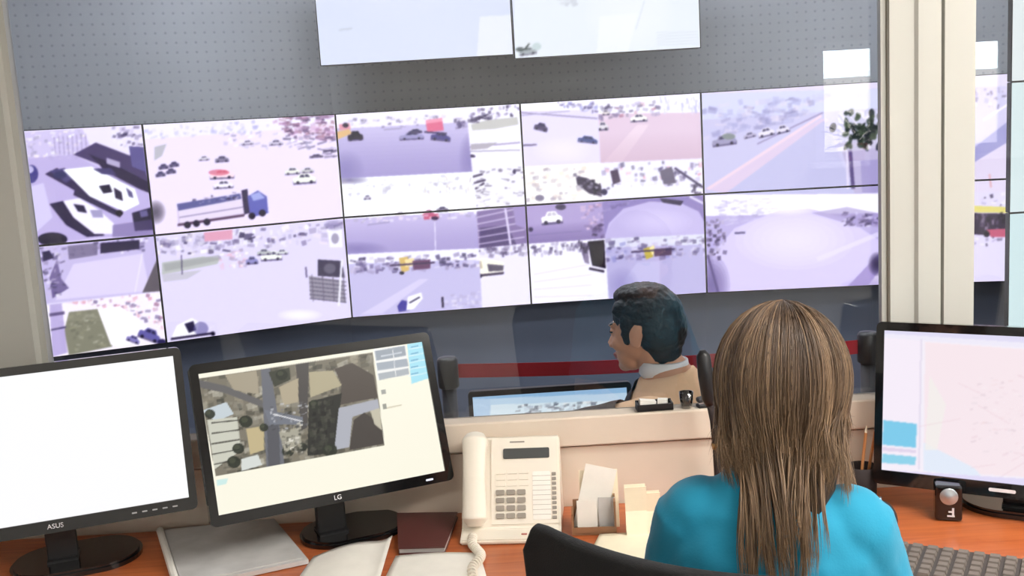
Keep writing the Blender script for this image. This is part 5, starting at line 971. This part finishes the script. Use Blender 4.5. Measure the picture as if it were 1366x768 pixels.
# inner cap so the scalp never shows
g = bmesh.ops.create_uvsphere(hb, u_segments=40, v_segments=24, radius=1.0); dead = []
for v in g['verts']:
    c = v.co.copy(); q = hc + Vector((c.x * (EX - .007), c.y * (EY - .007), c.z * (EZ - .006)))
    if q.y > .045 and q.z < .07 or q.z < -.075 and q.y > -.0: dead.append(v)
    v.co = to_body(q); v[hl] = (*lin((52, 39, 30)), 1)
bmesh.ops.delete(hb, geom=dead, context='VERTS')
for sx in (-1, 0, 1):                              # hair mass at the nape
    a = [Vector((wcv.x + sx * .036, wcv.y - .045 + abs(sx) * .02, 1.15)), Vector((wcv.x + sx * .038, wcv.y - .068 + abs(sx) * .02, 1.11)), Vector((wcv.x + sx * .034, -.036, 1.08)), Vector((wcv.x + sx * .03, -.056, 1.05))]
    for v in [v for r_ in tube(hb, a, [(.036, .03), (.036, .03), (.03, .02), (.012, .006)], 14, side=(1, 0, 0)) for v in r_]: v[hl] = (*lin((60, 45, 34)), 1)
hme = bpy.data.meshes.new('hair'); hb.to_mesh(hme); hb.free(); obj('hair', hme, MT['hair'], W, True)

# ---- man beyond the glass, in profile
MN = empty('person', (.401, 2.83, FZ), R(66)); tag(MN, 'person with short black hair sitting beyond the glass facing left', 'person')
dz = .015; mrot = Matrix.Rotation(R(-8), 3, 'Z') @ Matrix.Rotation(R(-4), 3, 'X'); mc = (.0, .045, 1.215)
TM = [((0, -.03, .46), (.16, .115)), ((0, -.03, .53), (.18, .13)), ((0, -.03, .62), (.17, .12)), ((0, -.03, .76), (.165, .115)), ((0, -.025, .89), (.175, .12)), ((0, -.02, .98), (.185, .12)), ((0, -.02, 1.03), (.175, .10)), ((0, -.018, 1.07), (.125, .078)), ((0, -.012, 1.10), (.075, .066)), ((0, .005, 1.13), (.058, .06)), ((0, .02, 1.19), (.056, .06))]
AM = [((-.182, -.01, 1.01), (-.20, .19, .97), (-.07, .38, .84)), ((.182, -.01, 1.01), (.23, .06, .74), (.13, .29, .70))]
b = new_bm(); torso(b, TM); H = head(b, mc, mrot, 1.04, True); legs(b)
for (s, e, w), sx in zip(AM, (-1, 1)):
    limb_set(b, s, e, w, (.052, .043, .038, .034, .025)); hand(b, w, (-.1 * sx, 1, -.35), (0, .3, 1), (-sx, 0, 0), .5, 1.05)
me = remeshed(b, .005, 3)
for m in (MT['mskin'], MT['lips'], MT['eye']): me.materials.append(m)
paint_face(me, H, mrot, None, 1.04); obj('body', me, MT['mskin'], MN, True)
def top_m(b, g=.012, a=0.0):
    T = [(p, (rx + g, ry + g)) for p, (rx, ry) in TM[1:9]]; T[0] = ((0, -.03, .50), (.195, .148)); torso(b, T)
    for (s, e, w), sx in zip(AM, (-1, 1)):
        s, e, w = Vector(s), Vector(e), Vector(w); tube(b, [s + Vector((-.03 * sx, 0, .01)), s, s.lerp(e, .5), e, e.lerp(w, .5), e.lerp(w, .93)], [.058 + a, .066 + a, .06 + a, .055 + a, .05 + a, .045 + a], 18); ellipsoid(b, s, (.068 + a,) * 3)
garment('shirt', top_m, .007, .004, 14, MT['peach'], MN)
def vest(b): top_m(b, .021, .009)
garment('vest', vest, .007, .004, 14, MT['darkcloth'], MN, [((0, .045, 1.0), (0, -.9, .35))])
b = new_bm(); lathe(b, [(.062, 1.088), (.070, 1.10), (.066, 1.135), (.061, 1.137), (.060, 1.10)], 30, (0, -.006, 0)); obj('collar', b, MT['white'], MN, True)
garment('trousers', trousers, .008, .003, 18, MT['jean'], MN)
obj('shoes', shoes(), MT['shoe'], MN, True)
b = new_bm(); MH = lambda p, r: ellipsoid(b, Vector(mc) + mrot @ Vector(p), r, 24, 16, mrot)
MH((0, -.014, .052), (.082, .101, .076)); MH((0, -.048, .010), (.081, .072, .086)); MH((0, -.056, -.052), (.060, .043, .050)); MH((0, .030, .088), (.058, .036, .028)); MH((0, .0, .104), (.064, .080, .032))
for sx in (-1, 1): MH((sx * .070, .014, .035), (.013, .026, .034)); MH((sx * .068, .024, .006), (.011, .015, .034)); MH((sx * .060, .034, .070), (.016, .030, .026))
me = remeshed(b, .004, 3); rumple(me, .0028, 80); obj('hair', me, MT['mhair'], MN, True)
# the man's stool
sl = empty('hall_chair', (.401, 2.83, FZ), R(70)); tag(sl, 'dark chair beyond the glass under the seated person', 'chair')
b = new_bm(); box(b, (0, .02, .425), (.44, .44, .05), bev=.02, seg=3); obj('seat', b, MT['darkcloth'], sl, True)
for sx in (-1, 1):
    for sy in (-1, 1):
        b = new_bm(); tube(b, [(sx * .19, .02 + sy * .19, .405), (sx * .2, .02 + sy * .2, .0)], .014, 10); obj('leg', b, MT['black'], sl, True)
b = new_bm(); box(b, (0, -.21, .70), (.40, .03, .36), bev=.012, seg=3); obj('backrest', b, MT['darkcloth'], sl, True)
for sx in (-1, 1):
    b = new_bm(); tube(b, [(sx * .17, -.19, .405), (sx * .17, -.215, .60)], .012, 10); obj('back_post', b, MT['black'], sl, True)

# ------------------------------------------------------------------ sky
w = bpy.data.worlds.new('sky'); S.world = w; w.use_nodes = True; bg = w.node_tree.nodes['Background']
bg.inputs['Color'].default_value = (.93, .97, 1.0, 1); bg.inputs['Strength'].default_value = 26.0
